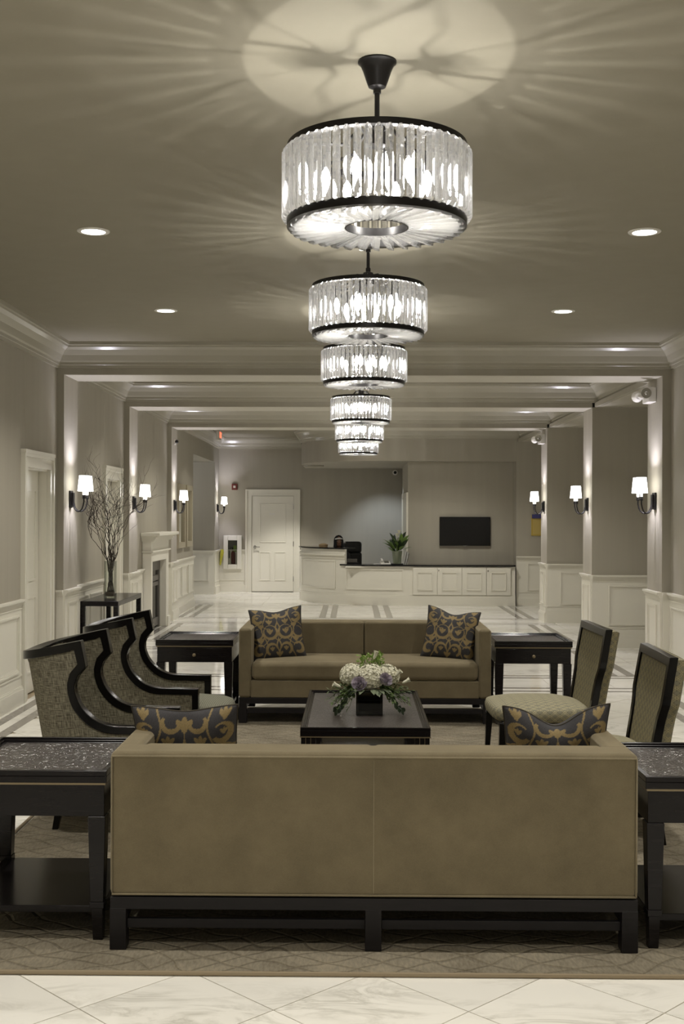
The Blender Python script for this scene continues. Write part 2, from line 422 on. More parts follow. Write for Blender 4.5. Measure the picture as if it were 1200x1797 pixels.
def diag_field(x0, x1, y0, y1):
    h = 0.345-G*1.414
    i0 = int((x0+.3)/.69)-2
    for i in range(i0, i0+14):
        for j in range(int((y0-4.11)/.69)-2, int((y1-4.11)/.69)+3):
            for cx, cy in ((-.277+.345+.69*i, 4.11+.69*j), (-.277+.69*i, 4.11+.345+.69*j)):
                if cx < x0-.4 or cx > x1+.4 or cy < y0-.4 or cy > y1+.4: continue
                p = clip([(cx-h, cy), (cx, cy-h), (cx+h, cy), (cx, cy+h)], x0, x1, y0, y1)
                if len(p) < 3: continue
                if all(RUG[0]+.05 < q[0] < RUG[1]-.05 and RUG[2]+.05 < q[1] < RUG[3]-.05 for q in p): continue
                ar = abs(sum(p[k][0]*p[(k+1) % len(p)][1]-p[(k+1) % len(p)][0]*p[k][1] for k in range(len(p))))/2
                if ar > 0.002: tiles.append(p)
bays = [(Y0, 11.62), (12.82, 15.15), (16.35, 18.77), (19.96, 22.7)]
for y0, y1 in bays:
    for a in (LO, LI, RI, RO): bands.append(rect(a[0], a[1], y0, y1))
    def longs(x0, x1, L):
        y = y0
        while y < y1-0.01:
            e = min(y+L, y1); tiles.append(rect(x0+G, x1-G, y+G, e-G)); y = e
    longs(XL, LO[0], .9); longs(LO[1], LI[0], .9); longs(RI[1], RO[0], .9); longs(RO[1], 3.3, .9)
    if y0 > 19:
        xs = [(-.58, -.475), (-.39, -.29), (.37, .475), (.58, .685)]
        for a in xs: bands.append(rect(a[0], a[1], y0, y1+.1))
        for a, b in ((-.475, -.39), (.475, .58)): longs(a, b, .9)
        diag_field(LI[1]+G, -.58-G, y0+G, y1); diag_field(-.29+G, .37-G, y0+G, y1); diag_field(.685+G, RI[0]-G, y0+G, y1)
    else:
        diag_field(LI[1]+G, RI[0]-G, y0+G, y1-G)
for p in PIL:
    for c, wd in ((p[0]-.39, .07), (p[0]-.19, .08), (p[1]-.04, .08), (p[1]+.12, .05)):
        bands.append(rect(XL, 3.3, c-wd/2, c+wd/2))
    a, b, c, d, e, f = p[0]-.355, p[0]-.23, p[0]-.15, p[1]-.08, p[1], p[1]+.095
    for (u, v) in ((a, b), (e, f)):
        x = XL
        while x < 3.29: tiles.append(rect(x+G, min(x+.91, 3.3)-G, u+G, v-G)); x += .91
    x = XL
    while x < 3.29: tiles.append(rect(x+G, min(x+.64, 3.3)-G, c+G, d-G)); x += .64
x = XL
for (xa, ya, xb, yb) in ((XL, 22.7, -1.0, YB), (-1.0, 22.8, 3.3, YB), (-6.2, 22.3, XL, 25.75)):   # far end and corridor
    y = ya
    while y < yb-.01:
        x = xa; e = min(y+.65, yb)
        while x < xb-.01:
            tiles.append(rect(x+G, min(x+.65, xb)-G, y+G, e-G)); x += .65
        y = e
for a in (LO, LI):
    pass
for y in (12.65, 16.18, 19.8):   # alcoves on the right
    yy = y
    ye = {12.65: 15.58, 16.18: 19.2, 19.8: 22.8}[y]
    while yy < ye-.01:
        xx = 3.3; e = min(yy+.75, ye)
        while xx < 4.9: tiles.append(rect(xx+G, xx+.6-G, yy+G, e-G)); xx += .6
        yy = e
def inview(p):
    cy = sum(q[1] for q in p)/len(p); cx = sum(q[0] for q in p)/len(p)
    if max(q[1] for q in p) < 3.8: return False
    return any(-.33 < q[0]/max(q[1], .1) < .33 for q in p)
def tkey(p): return sum(q[1] for q in p)/len(p)
vis = sorted([t for t in tiles if inview(t)], key=tkey); oth = [t for t in tiles if not inview(t)]
for p in vis[:290]:
    o = build('tile', MB().prism(p, -0.006, 0.0), 'marble', slab)
mb = MB()
for p in vis[290:]+oth: mb.prism(p, -0.006, 0.0)
build('tile_field', mb, 'marble', slab, kind='stuff')
for p in bands: build('stone_strip', MB().prism(p, -0.0055, 0.0004), 'marble_grey', slab, label='dark grey marble strip inlaid in the floor')

# ---------------------------------------------------------------- walls and ceiling
def wall_x(xf, thick, y0, y1, z0, z1, holes=()):      # wall with its face at x=xf, holes (ya,yb,za,zb)
    mb = MB(); xa, xb = sorted((xf, xf+thick)); y = y0
    for (a, b, c, d) in sorted(holes):
        mb.box(xa, xb, y, a, z0, z1)
        if c > z0: mb.box(xa, xb, a, b, z0, c)
        if d < z1: mb.box(xa, xb, a, b, d, z1)
        y = b
    mb.box(xa, xb, y, y1, z0, z1); return mb
DO1, DO2 = (10.86, 11.66), (14.36, 15.16)
FB = (17.02, 18.28)
struct('wall_left', wall_x(XL, -.5, Y0, YB, 0, CEIL, [(DO1[0], DO1[1], 0, 2.2), (DO2[0], DO2[1], 0, 2.2), (FB[0], FB[1], 0, 1.02), (22.3, 25.75, 0, 2.93)]), 'wall')
struct('wall_left', MB().box(-6.0, XL-.5, 22.1, 22.3, 0, 3).box(-6.0, XL-.5, 25.75, 25.95, 0, 3).box(-6.2, -6, 22.1, 25.95, 0, 3), 'wall')
struct('ceiling', MB().box(-6.2, XL-.5, 22.1, 25.95, 2.93, 3.1), 'ceiling')
struct('wall_right', MB().box(XR, XR+1.8, Y0, PIL[0][0], 0, CEIL), 'wall')
struct('wall_back', MB().box(XL-.5, 5.3, YB, YB+.2, 0, CEIL), 'wall')
struct('wall_rear', MB().box(XL-.5, 5.3, Y0-.2, Y0, 0, CEIL), 'wall')
struct('ceiling', MB().box(XL-.5, 5.3, Y0, YB, CEIL, CEIL+.2), 'ceiling')
# alcove walls facing the camera with lowered ceiling, outer wall
struct('wall_right', MB().box(4.9, 5.1, PIL[0][0], YB, 0, BZ+.1), 'wall')
for k, (y0, y1) in enumerate(((15.58, 16.18), (19.2, 19.8), (22.8, 23.4))):
    struct('wall_alcove', MB().box(PR, 4.9, y0, y1, 0, BZ), 'wall')
struct('wall_alcove', MB().box(PR, 4.9, 12.05, 12.65, 0, BZ), 'wall')
struct('ceiling', MB().box(XR, 4.9, 12.05, 22.8, BZ, CEIL), 'soffit')
for i, (a, b) in enumerate(PIL):
    struct('trim_%d' % (i+1), MB().box(PL, PR, a, b, BZ, CEIL), 'wall')            # beam
    struct('trim_%d' % (i+4), MB().box(XL, PL, a, b, 0, CEIL), 'wall')            # pilaster left
    struct('trim_%d' % (i+7), MB().box(PL+.004, PR-.004, a+.004, b-.004, BZ-.006, BZ), 'soffit')   # painted underside
struct('trim_10', MB().box(PR, XR, 12.05, 12.65, BZ, CEIL), 'wall')
# soffit bulkhead over the desk (curved end) ; desk footprint curve
def arc(R, cx, cy, a0, a1, n): return [(cx+R*cos(a0+(a1-a0)*k/n), cy+R*sin(a0+(a1-a0)*k/n)) for k in range(n+1)]
cR = 1.8; ccx, ccy = 0.7, 24.5
curve = arc(cR, ccx, ccy, pi+.02, 1.5*pi, 20)      # from the left end round to the straight front
bulk = [(-1.1, YB), (-1.1, 25.2)]+[(x, y) for x, y in arc(1.8, .7, 24.62, pi+.02, 1.5*pi, 20)]+[(XR, 22.82), (XR, YB)]
struct('wall_bulkhead', MB().prism(bulk[::-1] if False else bulk, 2.83, CEIL), 'wall', smooth=True)
struct('wall_screen', MB().box(1.09, PR, 23.2, 25.9, 0, 2.83).box(PR, 4.9, 23.4, 23.6, 0, BZ), 'wall')
struct('trim_11', MB().box(1.055, 1.09, 23.2, 23.3, .8, 2.22).box(1.055, 1.09, 25.3, 25.4, 0, 2.22).box(1.055, 1.09, 23.2, 25.4, 2.12, 2.22).box(1.07, 1.09, 23.3, 25.3, 0, 2.12), 'cream')
# crowns
PROF = [(0.0, 3.27), (0.018, 3.27), (0.022, 3.30), (0.03, 3.305), (0.034, 3.33), (0.045, 3.345), (0.07, 3.40), (0.11, 3.45), (0.145, 3.475), (0.15, 3.49), (0.165, 3.495), (0.17, 3.527)]
def crown(name, poly, closed=True):      # poly counter-clockwise, room side inside
    n = len(poly); rows = []
    for i in range(n):
        p = Vector(poly[i]); a = Vector(poly[(i-1) % n]); b = Vector(poly[(i+1) % n])
        if not closed and i == 0: a = p*2-b
        if not closed and i == n-1: b = p*2-a
        d1 = (p-a).normalized(); d2 = (b-p).normalized()
        n1 = Vector((-d1.y, d1.x)); n2 = Vector((-d2.y, d2.x)); m_ = (n1+n2); m_.normalize(); k = 1/max(.3, m_.dot(n1))
        rows.append([(p.x+m_.x*k*o, p.y+m_.y*k*o, z) for o, z in PROF])
    return struct(name, MB().grid(rows, closeu=closed), 'crown')
crown('trim_12', [(XL, Y0), (XR, Y0), (XR, 12.05), (XL, 12.05)])
crown('trim_13', [(XL, 12.65), (XR, 12.65), (XR, 15.58), (XL, 15.58)])
crown('trim_14', [(XL, 16.18), (XR, 16.18), (XR, 19.2), (XL, 19.2)])
crown('trim_15', [(XL, 19.8), (XR, 19.8)]+[p for p in bulk[::-1][1:-1]]+[(-1.1, YB), (XL, YB)])
# bulkhead underside disc lip at its left tip
struct('trim_16', MB().prism(arc(.22, -.86, 24.9, 0, 2*pi, 20)[:-1], 2.80, 2.83), 'crown', smooth=True)
# right header fascia line above the alcoves
for (a, b) in ((12.65, 15.58), (16.18, 19.2), (19.8, 22.8)):
    struct('trim_17', MB().box(PR+.03, XR, a, b, BZ, 3.27), 'wall')

# ---------------------------------------------------------------- wainscot
CAPZ = .96
def wains(a, b, side, panels=None, label=None, base=.17, name='trim_20'):
    """run from a to b (2-D points) along a wall; side = 2-D unit normal into the room"""
    A = Vector(a); B = Vector(b); L = (B-A).length; u = (B-A)/L; n = Vector(side)
    def bx(mb, s0, s1, d0, d1, z0, z1):
        J_ = JR.random; s0 += J_()*6e-4; s1 -= J_()*6e-4; z0 += J_()*2e-4; z1 -= J_()*2e-4; d1 -= J_()*2e-4
        q = [A+u*s0+n*d0, A+u*s1+n*d0, A+u*s1+n*d1, A+u*s0+n*d1]
        if u.cross(n) < 0: q = q[::-1]
        mb.prism([(p.x, p.y) for p in q], z0, z1)
    mb = MB(); bx(mb, 0, L, 0, .018, 0, CAPZ)
    root = struct(name, mb, 'cream')
    mb = MB(); bx(mb, 0, L, .018, .04, 0, base-.03); bx(mb, 0, L, .018, .034, base-.03, base-.012); bx(mb, 0, L, .018, .026, base-.012, base); bx(mb, 0, L, .018, .026, base+.09, base+.105)
    build('baseboard', mb, 'cream', root)
    mb = MB(); bx(mb, 0, L, 0, .052, CAPZ-.012, CAPZ+.008); bx(mb, 0, L, 0, .04, CAPZ-.03, CAPZ-.012); bx(mb, 0, L, 0, .03, CAPZ-.05, CAPZ-.03); bx(mb, 0, L, 0, .024, CAPZ-.08, CAPZ-.074)
    build('cap_rail', mb, 'cream', root)
    if panels is None:
        k = max(1, round(L/.75)); g = .11; wd = (L-g*(k+1))/k
        panels = [(g+i*(wd+g), g+i*(wd+g)+wd) for i in range(k)]
    for (s0, s1) in panels:
        if s1-s0 < .04: continue
        mb = MB()
        for (t, dd) in ((.0, .034), (.014, .026), (.03, .022)):
            e0, e1, z0, z1 = s0+t, s1-t, .30+t, .83-t; ww = .016
            bx(mb, e0, e1, .018, dd, z0, z0+ww); bx(mb, e0, e1, .018, dd, z1-ww, z1)
            bx(mb, e0, e0+ww, .018, dd, z0+ww, z1-ww); bx(mb, e1-ww, e1, .018, dd, z0+ww, z1-ww)
        build('panel_moulding', mb, 'cream', root)
    return root
R1, L1, F1 = (1, 0), (-1, 0), (0, -1)
wains((XL, Y0), (XL, 10.72), R1)
wains((XL, 12.65), (XL, 14.22), R1)
wains((XL, 16.18), (XL, 16.9), R1)
wains((XL, 18.55), (XL, 19.2), R1)
wains((XL, 19.8), (XL, 22.3), R1)
for a, b in PIL: wains((PL, a-.003), (PL, b+.003), R1, [(.12, .48)])
wains((XR, Y0), (XR, 12.05), L1)
for a, b in PIL:
    wains((PR, a-.003), (PR, b+.003), L1, [(.12, .48)])
    if a < 13: wains((PR, a), (XR, a), F1, [])
    wains((XL, a), (PL, a), F1, [])
for y in (15.58, 19.2, 22.8): wains((PR, y), (4.9, y), F1, [(.22, 1.5)])
wains((XL-.6, 25.75), (XL-.001, 25.75), F1, [(.1, .48)]); wains((-5.9, 25.75), (XL-.6, 25.75), F1)
wains((XL, 25.75), (XL, YB), R1, []); wains((XL, YB), (-2.47, YB), F1, []); wains((-1.22, YB), (-1.08, YB), F1, [])

# ---------------------------------------------------------------- doors
def casing_x(xf, ya, yb, zt, n, w_=.13):
    mb = MB(); s = 1 if n > 0 else -1
    for (o, wd, d) in ((0, w_, .025), (.0, .035, .045), (w_-.05, .05, .035)):
        x0, x1 = sorted((xf, xf+s*d))
        mb.box(x0, x1, ya-w_+o, ya-w_+o+wd, 0, zt+w_-o-wd)
        mb.box(x0, x1, yb+w_-o-wd, yb+w_-o, 0, zt+w_-o-wd)
        mb.box(x0, x1, ya-w_+o, yb+w_-o, zt+w_-o-wd, zt+w_-o)
    x0, x1 = sorted((xf, xf+s*.052)); mb.box(x0, x1, ya-w_-.004, yb+w_+.004, zt+w_-.004, zt+w_+.03)
    return mb
for i, (ya, yb) in enumerate((DO1, DO2)):
    d = struct('door_%d' % (i+1), casing_x(XL, ya, yb, 2.2, 1).box(XL-.12, XL, ya, ya+.02, 0, 2.2).box(XL-.12, XL, yb-.02, yb, 0, 2.2).box(XL-.12, XL, ya, yb, 2.18, 2.2), 'cream')
    lf = build('door_leaf', MB().box(XL-.12, XL-.08, ya+.022, yb-.026, 0.01, 2.178), 'cream', d)
    mb = MB()
    for (z0, z1) in ((.2, .95), (1.1, 2.0)):
        for (p, q, r_, s_) in ((ya+.14, yb-.14, z0, z0+.02), (ya+.14, yb-.14, z1-.02, z1), (ya+.14, ya+.16, z0, z1), (yb-.16, yb-.14, z0, z1)):
            mb.box(XL-.08, XL-.07, p, q, r_, s_)
    build('panel_moulding', mb, 'cream', lf)
    build('door_knob', MB().ell((XL-.045, ya+.09, 1.0), (.025, .025, .025)), 'steel', lf, smooth='all')
# back door
dX0, dX1, dzt = -2.325, -1.365, 2.2
mb = MB()
for (o, wd, dd) in ((0, .145, .03), (0, .04, .05), (.11, .03, .042)):
    mb.box(dX0-.145+o, dX0-.145+o+wd, YB-dd, YB, 0, dzt+.145-o-wd)
    mb.box(dX1+.145-o-wd, dX1+.145-o, YB-dd, YB, 0, dzt+.145-o-wd)
    mb.box(dX0-.145+o, dX1+.145-o, YB-dd, YB, dzt+.145-o-wd, dzt+.145-o)
d3 = struct('door_3', mb, 'cream')
lf = build('door_leaf', MB().box(dX0+.006, dX1-.006, YB-.02, YB, 0.015, dzt-.008), 'cream', d3)
mb = MB()
for (a, b, c, e) in ((-2.145, -1.545, 1.13, 2.02), (-2.15, -1.9, .26, .92), (-1.8, -1.545, .26, .92)):
    for (p, q, r_, s_) in ((a, b, c, c+.022), (a, b, e-.022, e), (a, a+.022, c, e), (b-.022, b, c, e)):
        mb.box(p, q, YB-.03, YB-.02, r_, s_)
build('panel_moulding', mb, 'cream', lf, bevel=.004, seg=1)
hd = build('door_handle', MB().tube([(-2.25, YB-.02, 1.03), (-2.25, YB-.035, 1.03)], .035, 14).tube([(-2.25, YB-.035, 1.03), (-2.25, YB-.075, 1.03), (-2.13, YB-.075, 1.025)], .012, 8), 'steel', lf, smooth=True, label='steel lever handle')
for z in (.3, 1.1, 1.95): build('hinge', MB().box(dX1-.012, dX1+.012, YB-.034, YB-.02, z-.06, z+.06), 'steel', d3)
build('door_sign', MB().box(-1.93, -1.8, YB-.0235, YB-.02, 1.77, 1.8), 'white', lf)

# ---------------------------------------------------------------- fireplace
fp = thing('fireplace', 'cream painted fireplace with mantel shelf on the left wall behind the console table', 'fireplace', (XL, 17.68, 0))
def rel(mb): mb.v = [(x-XL, y-17.68, z) for x, y, z in mb.v]; return mb
XF = XL+.14
mb = MB().box(XL+.002, XF, 16.92, FB[0], 0, 1.2).box(XL+.002, XF, FB[1], 18.5, 0, 1.2).box(XL+.002, XF, FB[0], FB[1], 1.06, 1.2).box(XL+.002, XF, 16.92, 18.5, 1.2, 1.38)
build('surround', rel(mb), 'cream', fp, bevel=.006, seg=1)
build('plinth_block', rel(MB().box(XL+.002, XF+.025, 16.9, FB[0]-.02, 0, .16)), 'cream', fp, bevel=.005); build('plinth_block', rel(MB().box(XL+.002, XF+.025, FB[1]+.04, 18.52, 0, .16)), 'cream', fp, bevel=.005)
build('frieze_moulding', rel(MB().box(XL+.002, XF+.03, 16.89, 18.53, 1.2, 1.225)), 'cream', fp, bevel=.005)
mb = MB(); steps = [(0.01, 1.36), (.03, 1.375), (.05, 1.40), (.07, 1.425), (.105, 1.445)]
for k in range(len(steps)-1): mb.box(XL+.002, XF+steps[k+1][0], 16.92-steps[k+1][0], 18.5+steps[k+1][0], steps[k][1], steps[k+1][1])
build('cornice', rel(mb), 'cream', fp)
build('mantel_shelf', rel(MB().box(XL+.002, XF+.145, 16.78, 18.64, 1.445, 1.49)), 'cream', fp, bevel=.01)
build('slip', rel(MB().box(XL-.1, XL+.04, FB[0], FB[0]+.06, 0, .98).box(XL-.1, XL+.04, FB[1]-.1, FB[1], 0, .98).box(XL-.1, XL+.04, FB[0], FB[1], .9, 1.06)), 'greymetal', fp)
fbx = build('firebox', rel(MB().box(XL-.35, XL+.01, FB[0]+.1, FB[1]-.1, .02, .9)), 'blackglass', fp)
build('louvre', rel(MB().box(XL, XL+.03, FB[0]+.1, FB[1]-.1, .74, .82)), 'greymetal', fbx)
build('louvre', rel(MB().box(XL, XL+.03, FB[0]+.1, FB[1]-.1, .66, .72)), 'greymetal', fbx)
build('lower_panel', rel(MB().box(XL, XL+.03, FB[0]+.1, FB[1]-.1, .04, .16)), 'greymetal', fbx)

# ---------------------------------------------------------------- mirrors
for i, (a, b) in enumerate(((20.1, 20.95), (21.1, 21.85))):
    t = thing('wall_mirror', ('tall beige framed mirror nearer the wall sconce on the left wall', 'tall beige framed mirror beside the corridor opening on the left wall')[i], 'mirror', (XL, (a+b)/2, 1.17), group='tall mirrors on the left wall')
    h = (b-a)/2; f = .1
    build('mirror_frame', MB().box(0.002, .06, -h, -h+f, 0, 1.13).box(0.002, .06, h-f, h, 0, 1.13).box(0.002, .06, -h+f, h-f, 0, f).box(0.002, .06, -h+f, h-f, 1.13-f, 1.13), 'beigeframe', t, bevel=.01)
    build('mirror_glass', MB().box(.002, .02, -h+f, h-f, f, 1.13-f), 'mirror', t)

# ---------------------------------------------------------------- reception desk
desk = thing('reception_desk', 'long cream panelled reception desk with curved left end and black counters', 'desk', (0, 0, 0))
def offs(poly, d):   # offset an open polyline to its left/right in plan
    out = []
    for i, p in enumerate(poly):
        a = Vector(poly[max(i-1, 0)]); b = Vector(poly[min(i+1, len(poly)-1)]); t = (b-a).normalized(); n = Vector((t.y, -t.x))
        out.append((p[0]+n.x*d, p[1]+n.y*d))
    return out
front = [(x, y) for x, y in arc(cR, ccx, ccy, pi+.02, 1.5*pi, 28)]+[(1.0, 22.7), (3.16, 22.7)]
def strip(poly, d0, d1, z0, z1):    # curved slab between two offsets; d>0 = toward the camera
    J_ = JR.random; z0 += J_()*3e-4; z1 -= J_()*3e-4; a = offs(poly, d0); b = offs(poly, d1+J_()*1e-3); n = len(poly)
    P = [[(a[i][0], a[i][1], z0), (b[i][0], b[i][1], z0), (b[i][0], b[i][1], z1), (a[i][0], a[i][1], z1)] for i in range(n)]
    mb = MB().grid(P, closev=True); k = 0
    mb.f.append((0, 1, 2, 3)[::-1]); e = (n-1)*4; mb.f.append((e, e+1, e+2, e+3)); return mb
split = next(i for i, p in enumerate(front) if p[0] > -.2)
hi, lo = front[:split+1], front[split-1:]
build('high_panel', strip(hi, -.06, 0, 0.0, 1.09), 'cream', desk, smooth=True)
build('low_panel', strip(front[split:], -.06, 0, 0.0, .765), 'cream', desk, smooth=True)
build('high_moulding', strip(hi, 0, .035, .96, .985), 'cream', desk, smooth=True)
build('high_moulding', strip(hi, 0, .02, .90, .915), 'cream', desk, smooth=True)
build('skirting', strip(front, 0, .03, 0, .17), 'cream', desk, smooth=True)
build('skirting', strip(front, 0, .016, .17, .2), 'cream', desk, smooth=True)
build('high_counter', strip(hi, -.4, .05, 1.09, 1.115), 'granite', desk, smooth=True, label='black granite counter over the curved end')
build('low_counter', strip(lo[:1]+front[split:], -.5, .04, .768, .796), 'granite', desk, smooth=True, label='long low black granite counter')
build('end_panel', MB().box(-.205, -.165, 22.99, 23.4, .77, 1.09), 'cream', desk)
def picture(poly, z0, z1, name='panel_moulding'):
    mb = strip(poly, 0, .014, z0, z0+.02); 
    for q in (strip(poly, 0, .014, z1-.02, z1), strip(poly[:2], 0, .014, z0, z1) , strip(poly[-2:], 0, .014, z0, z1)):
        b = len(mb.v); mb.v += q.v; mb.f += [tuple(b+i for i in f) for f in q.f]
    return build(name, mb, 'cream', desk, smooth=True)
def sub(poly, x0, x1):
    m_ = [p for p in poly if x0 < p[0] < x1]
    def at(x):
        for a, b in zip(poly, poly[1:]):
            if a[0] <= x <= b[0] and b[0] > a[0]:
                t = (x-a[0])/(b[0]-a[0]); return (x, a[1]+t*(b[1]-a[1]))
        return poly[0]
    s = (.02 if x1-x0 > .1 else .01)
    return [at(x0), at(x0+s)]+[p for p in m_ if x0+s < p[0] < x1-s]+[at(x1-s), at(x1)]
picture(sub(front, -1.07, -.35), .3, .86)
picture(sub(front, -.14, .98), .3, .71)
for i in range(4):
    x0 = 1.16+i*.478; d = build('cabinet_door', MB().box(x0+.004, x0+.474, 22.672, 22.7, .21, .745), 'cream', desk)
    d.location = (0, 0, 0)
    mb = MB()
    for (p, q, r_, s_) in ((x0+.09, x0+.385, .3, .315), (x0+.09, x0+.385, .64, .655), (x0+.09, x0+.105, .3, .655), (x0+.37, x0+.385, .3, .655)): mb.box(p, q, 22.66, 22.672, r_, s_)
    build('panel_moulding', mb, 'cream', d)
    if i in (1, 3): build('lock', MB().tube([(x0+.03, 22.672, .69), (x0+.03, 22.662, .69)], .012, 10), 'steel', d)
build('desk_top', MB().box(-.15, 3.17, 22.75, 23.195, .735, .765), 'cream', desk)

# television
tv = thing('television', 'black wall mounted flat television above the cabinets', 'television', (2.22, 23.2, 1.16))
build('bezel', MB().box(-.505, .505, -.055, -.005, 0, .575), 'blackglass', tv, bevel=.006)
build('screen', MB().box(-.49, .49, -.058, -.055, .02, .56), mat('dark_screen', (.002, .002, .002), .25), tv)
build('logo_badge', MB().box(-.04, .04, -.062, -.055, -.012, .004), 'steel', tv)

# ---------------------------------------------------------------- sconces
def make_sconce():
    t = thing('wall_sconce', '', 'lamp', group='two-arm wall sconces')
    build('back_plate', MB().box(0.001, .022, -.055, .055, -.09, .09).box(.022, .045, -.03, .03, -.07, .07), 'black', t, bevel=.004)
    for s in (-1, 1):
        pts = [(.04, s*.015, -.04)]+[(.04+.06*(1-cos(a)), s*(.015+.06*(1-cos(a))/2), -.04-.09*sin(a)) for a in [pi*k/8 for k in range(1, 8)]]+[(.165, s*.075, -.03), (.165, s*.075, .03)]
        pts[-3] = (.155, s*.074, -.075)
        build('arm', MB().tube(pts, .008, 8).tube([(.165, s*.075, .005), (.165, s*.075, .045)], .017, 10), 'black', t, smooth=True)
        build('candle_tube', MB().tube([(.165, s*.075, .045), (.165, s*.075, .1)], .013, 10), 'candle', t, smooth=True)
        sh = MB().lathe([(.066, .085), (.05, .25)], .165, s*.075, 24, cap=False)
        so = build('lamp_shade', sh, 'shade', t, smooth='all'); so.modifiers.new('th', 'SOLIDIFY').thickness = .002
        lamp('sconce_lamp', 'POINT', (.165, s*.075, .185), P_SC, COOL, .02, parent=t)
    return t
sc0 = make_sconce()
spots = []
for i, (a, b) in enumerate(PIL):
    o_ = ('first', 'second', 'third')[i]
    spots.append((PL, (a+b)/2-.03, 0, 'black sconce with two lit white shades on the %s left pilaster from the camera' % o_))
    spots.append((PR, (a+b)/2-.03, pi, 'black sconce with two lit white shades on the %s right pilaster from the camera' % o_))
spots.append((XL, 26.2, 0, 'black sconce with lit white shades beside the red fire alarm at the far left corner'))
for i, (x, y, r, l) in enumerate(spots):
    if i == 0: sc0.location = (x, y, 1.915); sc0['label'] = l
    else: dup(sc0, (x, y, 1.915), r, l)

# ---------------------------------------------------------------- downlights
k = 0
rows = {7.26: 'above the first and second chandeliers', 10.07: 'just before the crown moulding of the first beam'}
for yd in (7.26, 10.07):
    for s in (-1, 1):
        t = thing('recessed_downlight', '%s round recessed downlight, %s' % ('left' if s < 0 else 'right', 'the larger and nearer one' if yd < 8 else 'the smaller one near the crown moulding'), 'ceiling light', (CX+s*1.72, yd, CEIL), group='recessed downlights')
        build('trim_ring', MB().lathe([(.075, -.001), (.075, -.008), (.1, -.006), (.102, -.001)], n=32, cap=False), 'white', t, smooth=True)
        build('lens', MB().lathe([(.001, -.004), (.075, -.004)], n=32, cap=False), 'downlens', t)

# ---------------------------------------------------------------- chandeliers
def make_chandelier():
    t = thing('crystal_chandelier', '', 'chandelier', group='crystal drum chandeliers')
    build('canopy', MB().lathe([(.076, 0), (.076, -.006), (.066, -.014), (.055, -.04), (.042, -.08), (.034, -.1), (.016, -.108)], n=28), 'black', t, smooth=True)
    build('rod', MB().tube([(0, 0, -.1), (0, 0, -.27)], .0105, 10).tube([(0, 0, -.105), (0, 0, -.125)], .016, 10).tube([(0, 0, -.225), (0, 0, -.25)], .016, 10), 'black', t, smooth=True)
    build('hub', MB().lathe([(.02, -.25), (.032, -.255), (.04, -.33), (.02, -.34)], n=20), 'black', t, smooth=True)
    for k in range(6):
        a = 2*pi*k/6+.26; ca, sa = cos(a), sin(a)
        pts = [(.03*ca, .03*sa, -.275), (.075*ca, .075*sa, -.272), (.13*ca, .13*sa, -.335), (.34*ca, .34*sa, -.345)]
        build('spoke', MB().tube(pts, .007, 6), 'black', t)
    def ring(r, z, h, w): return MB().lathe([(r-w, z), (r, z), (r, z+h), (r-w, z+h), (r-w, z)], n=72, cap=False)
    build('top_ring', ring(.352, -.358, .024, .03), 'black', t, smooth=True)
    build('bottom_ring', ring(.352, -.65, .03, .03), 'black', t, smooth=True)
    build('inner_ring', ring(.125, -.652, .03, .006), 'black', t, smooth=True)
    for k in range(4):
        a = 2*pi*k/4+.5; build('stay', MB().tube([(.12*cos(a), .12*sin(a), -.637), (.335*cos(a), .335*sin(a), -.637)], .004, 5), 'black', t)
    # vertical crystal prism: wide back, ridge outward, pointed ends
    def prism_mesh(L, w, d, nm, mt='crystal'):
        c = MB(); h = L/2
        sec = [(-w/2, 0), (0, -d*.25), (w/2, 0), (w*.22, d), (-w*.22, d)]
        rows = []
        for z, s in ((-h, .55), (-h+.012, 1), (h-.012, 1), (h, .55)):
            rows.append([(x*s, y*s, z) for x, y in sec])
        c.grid(rows, closev=True); n = len(sec); c.f.append(tuple(range(n))[::-1]); c.f.append(tuple(3*n+i for i in range(n)))
        me = bpy.data.meshes.new(nm); me.from_pydata(c.v, [], c.f); me.materials.append(M[mt])
        import bmesh
        b = bmesh.new(); b.from_mesh(me); bmesh.ops.recalc_face_normals(b, faces=b.faces); b.to_mesh(me); b.free(); return me
    mv = prism_mesh(.268, .031, .022, 'crystal'); N = 56
    for k in range(N):
        a = 2*pi*k/N; o = bpy.data.objects.new('crystal', mv); C.objects.link(o); o.parent = t
        o.location = (.35*cos(a), .35*sin(a), -.492); o.rotation_euler = (0, 0, a-pi/2+random.uniform(-.06, .06))
    mh = prism_mesh(.215, .042, .026, 'crystal', 'crystal_base'); N = 34
    for k in range(N):
        a = 2*pi*(k+.5)/N; o = bpy.data.objects.new('crystal', mh); C.objects.link(o); o.parent = t
        o.location = (.235*cos(a), .235*sin(a), -.652)
        o.rotation_euler = (Matrix.Rotation(a, 3, 'Z') @ Matrix.Rotation(pi/2+.05, 3, 'Y') @ Matrix.Rotation(pi/2+.5, 3, 'Z')).to_euler()
    for k in range(6):
        a = 2*pi*k/6+.1; x, y = .2*cos(a), .2*sin(a)
        build('socket', MB().tube([(x, y, -.345), (x, y, -.42)], .012, 8), 'black', t)
        build('bulb', MB().lathe([(.003, -.42), (.013, -.435), (.019, -.46), (.014, -.49), (.003, -.52)], x, y, 12), 'bulb', t, smooth='all')
        if k % 3 == 0: lamp('bulb_lamp', 'POINT', (x, y, -.535), P_CH*1.5, (1, .965, .9), .009, parent=t)
    return t
ch0 = make_chandelier()
chl = ['crystal drum chandelier nearest the camera, largest, its full canopy in view', 'second crystal drum chandelier from the camera, hanging just below the largest one', 'third crystal drum chandelier from the camera, in front of the first beam moulding', 'fourth crystal drum chandelier from the camera, in front of the second beam', 'fifth crystal drum chandelier from the camera, overlapped by the one above', 'farthest and smallest crystal drum chandelier, lowest in the column']
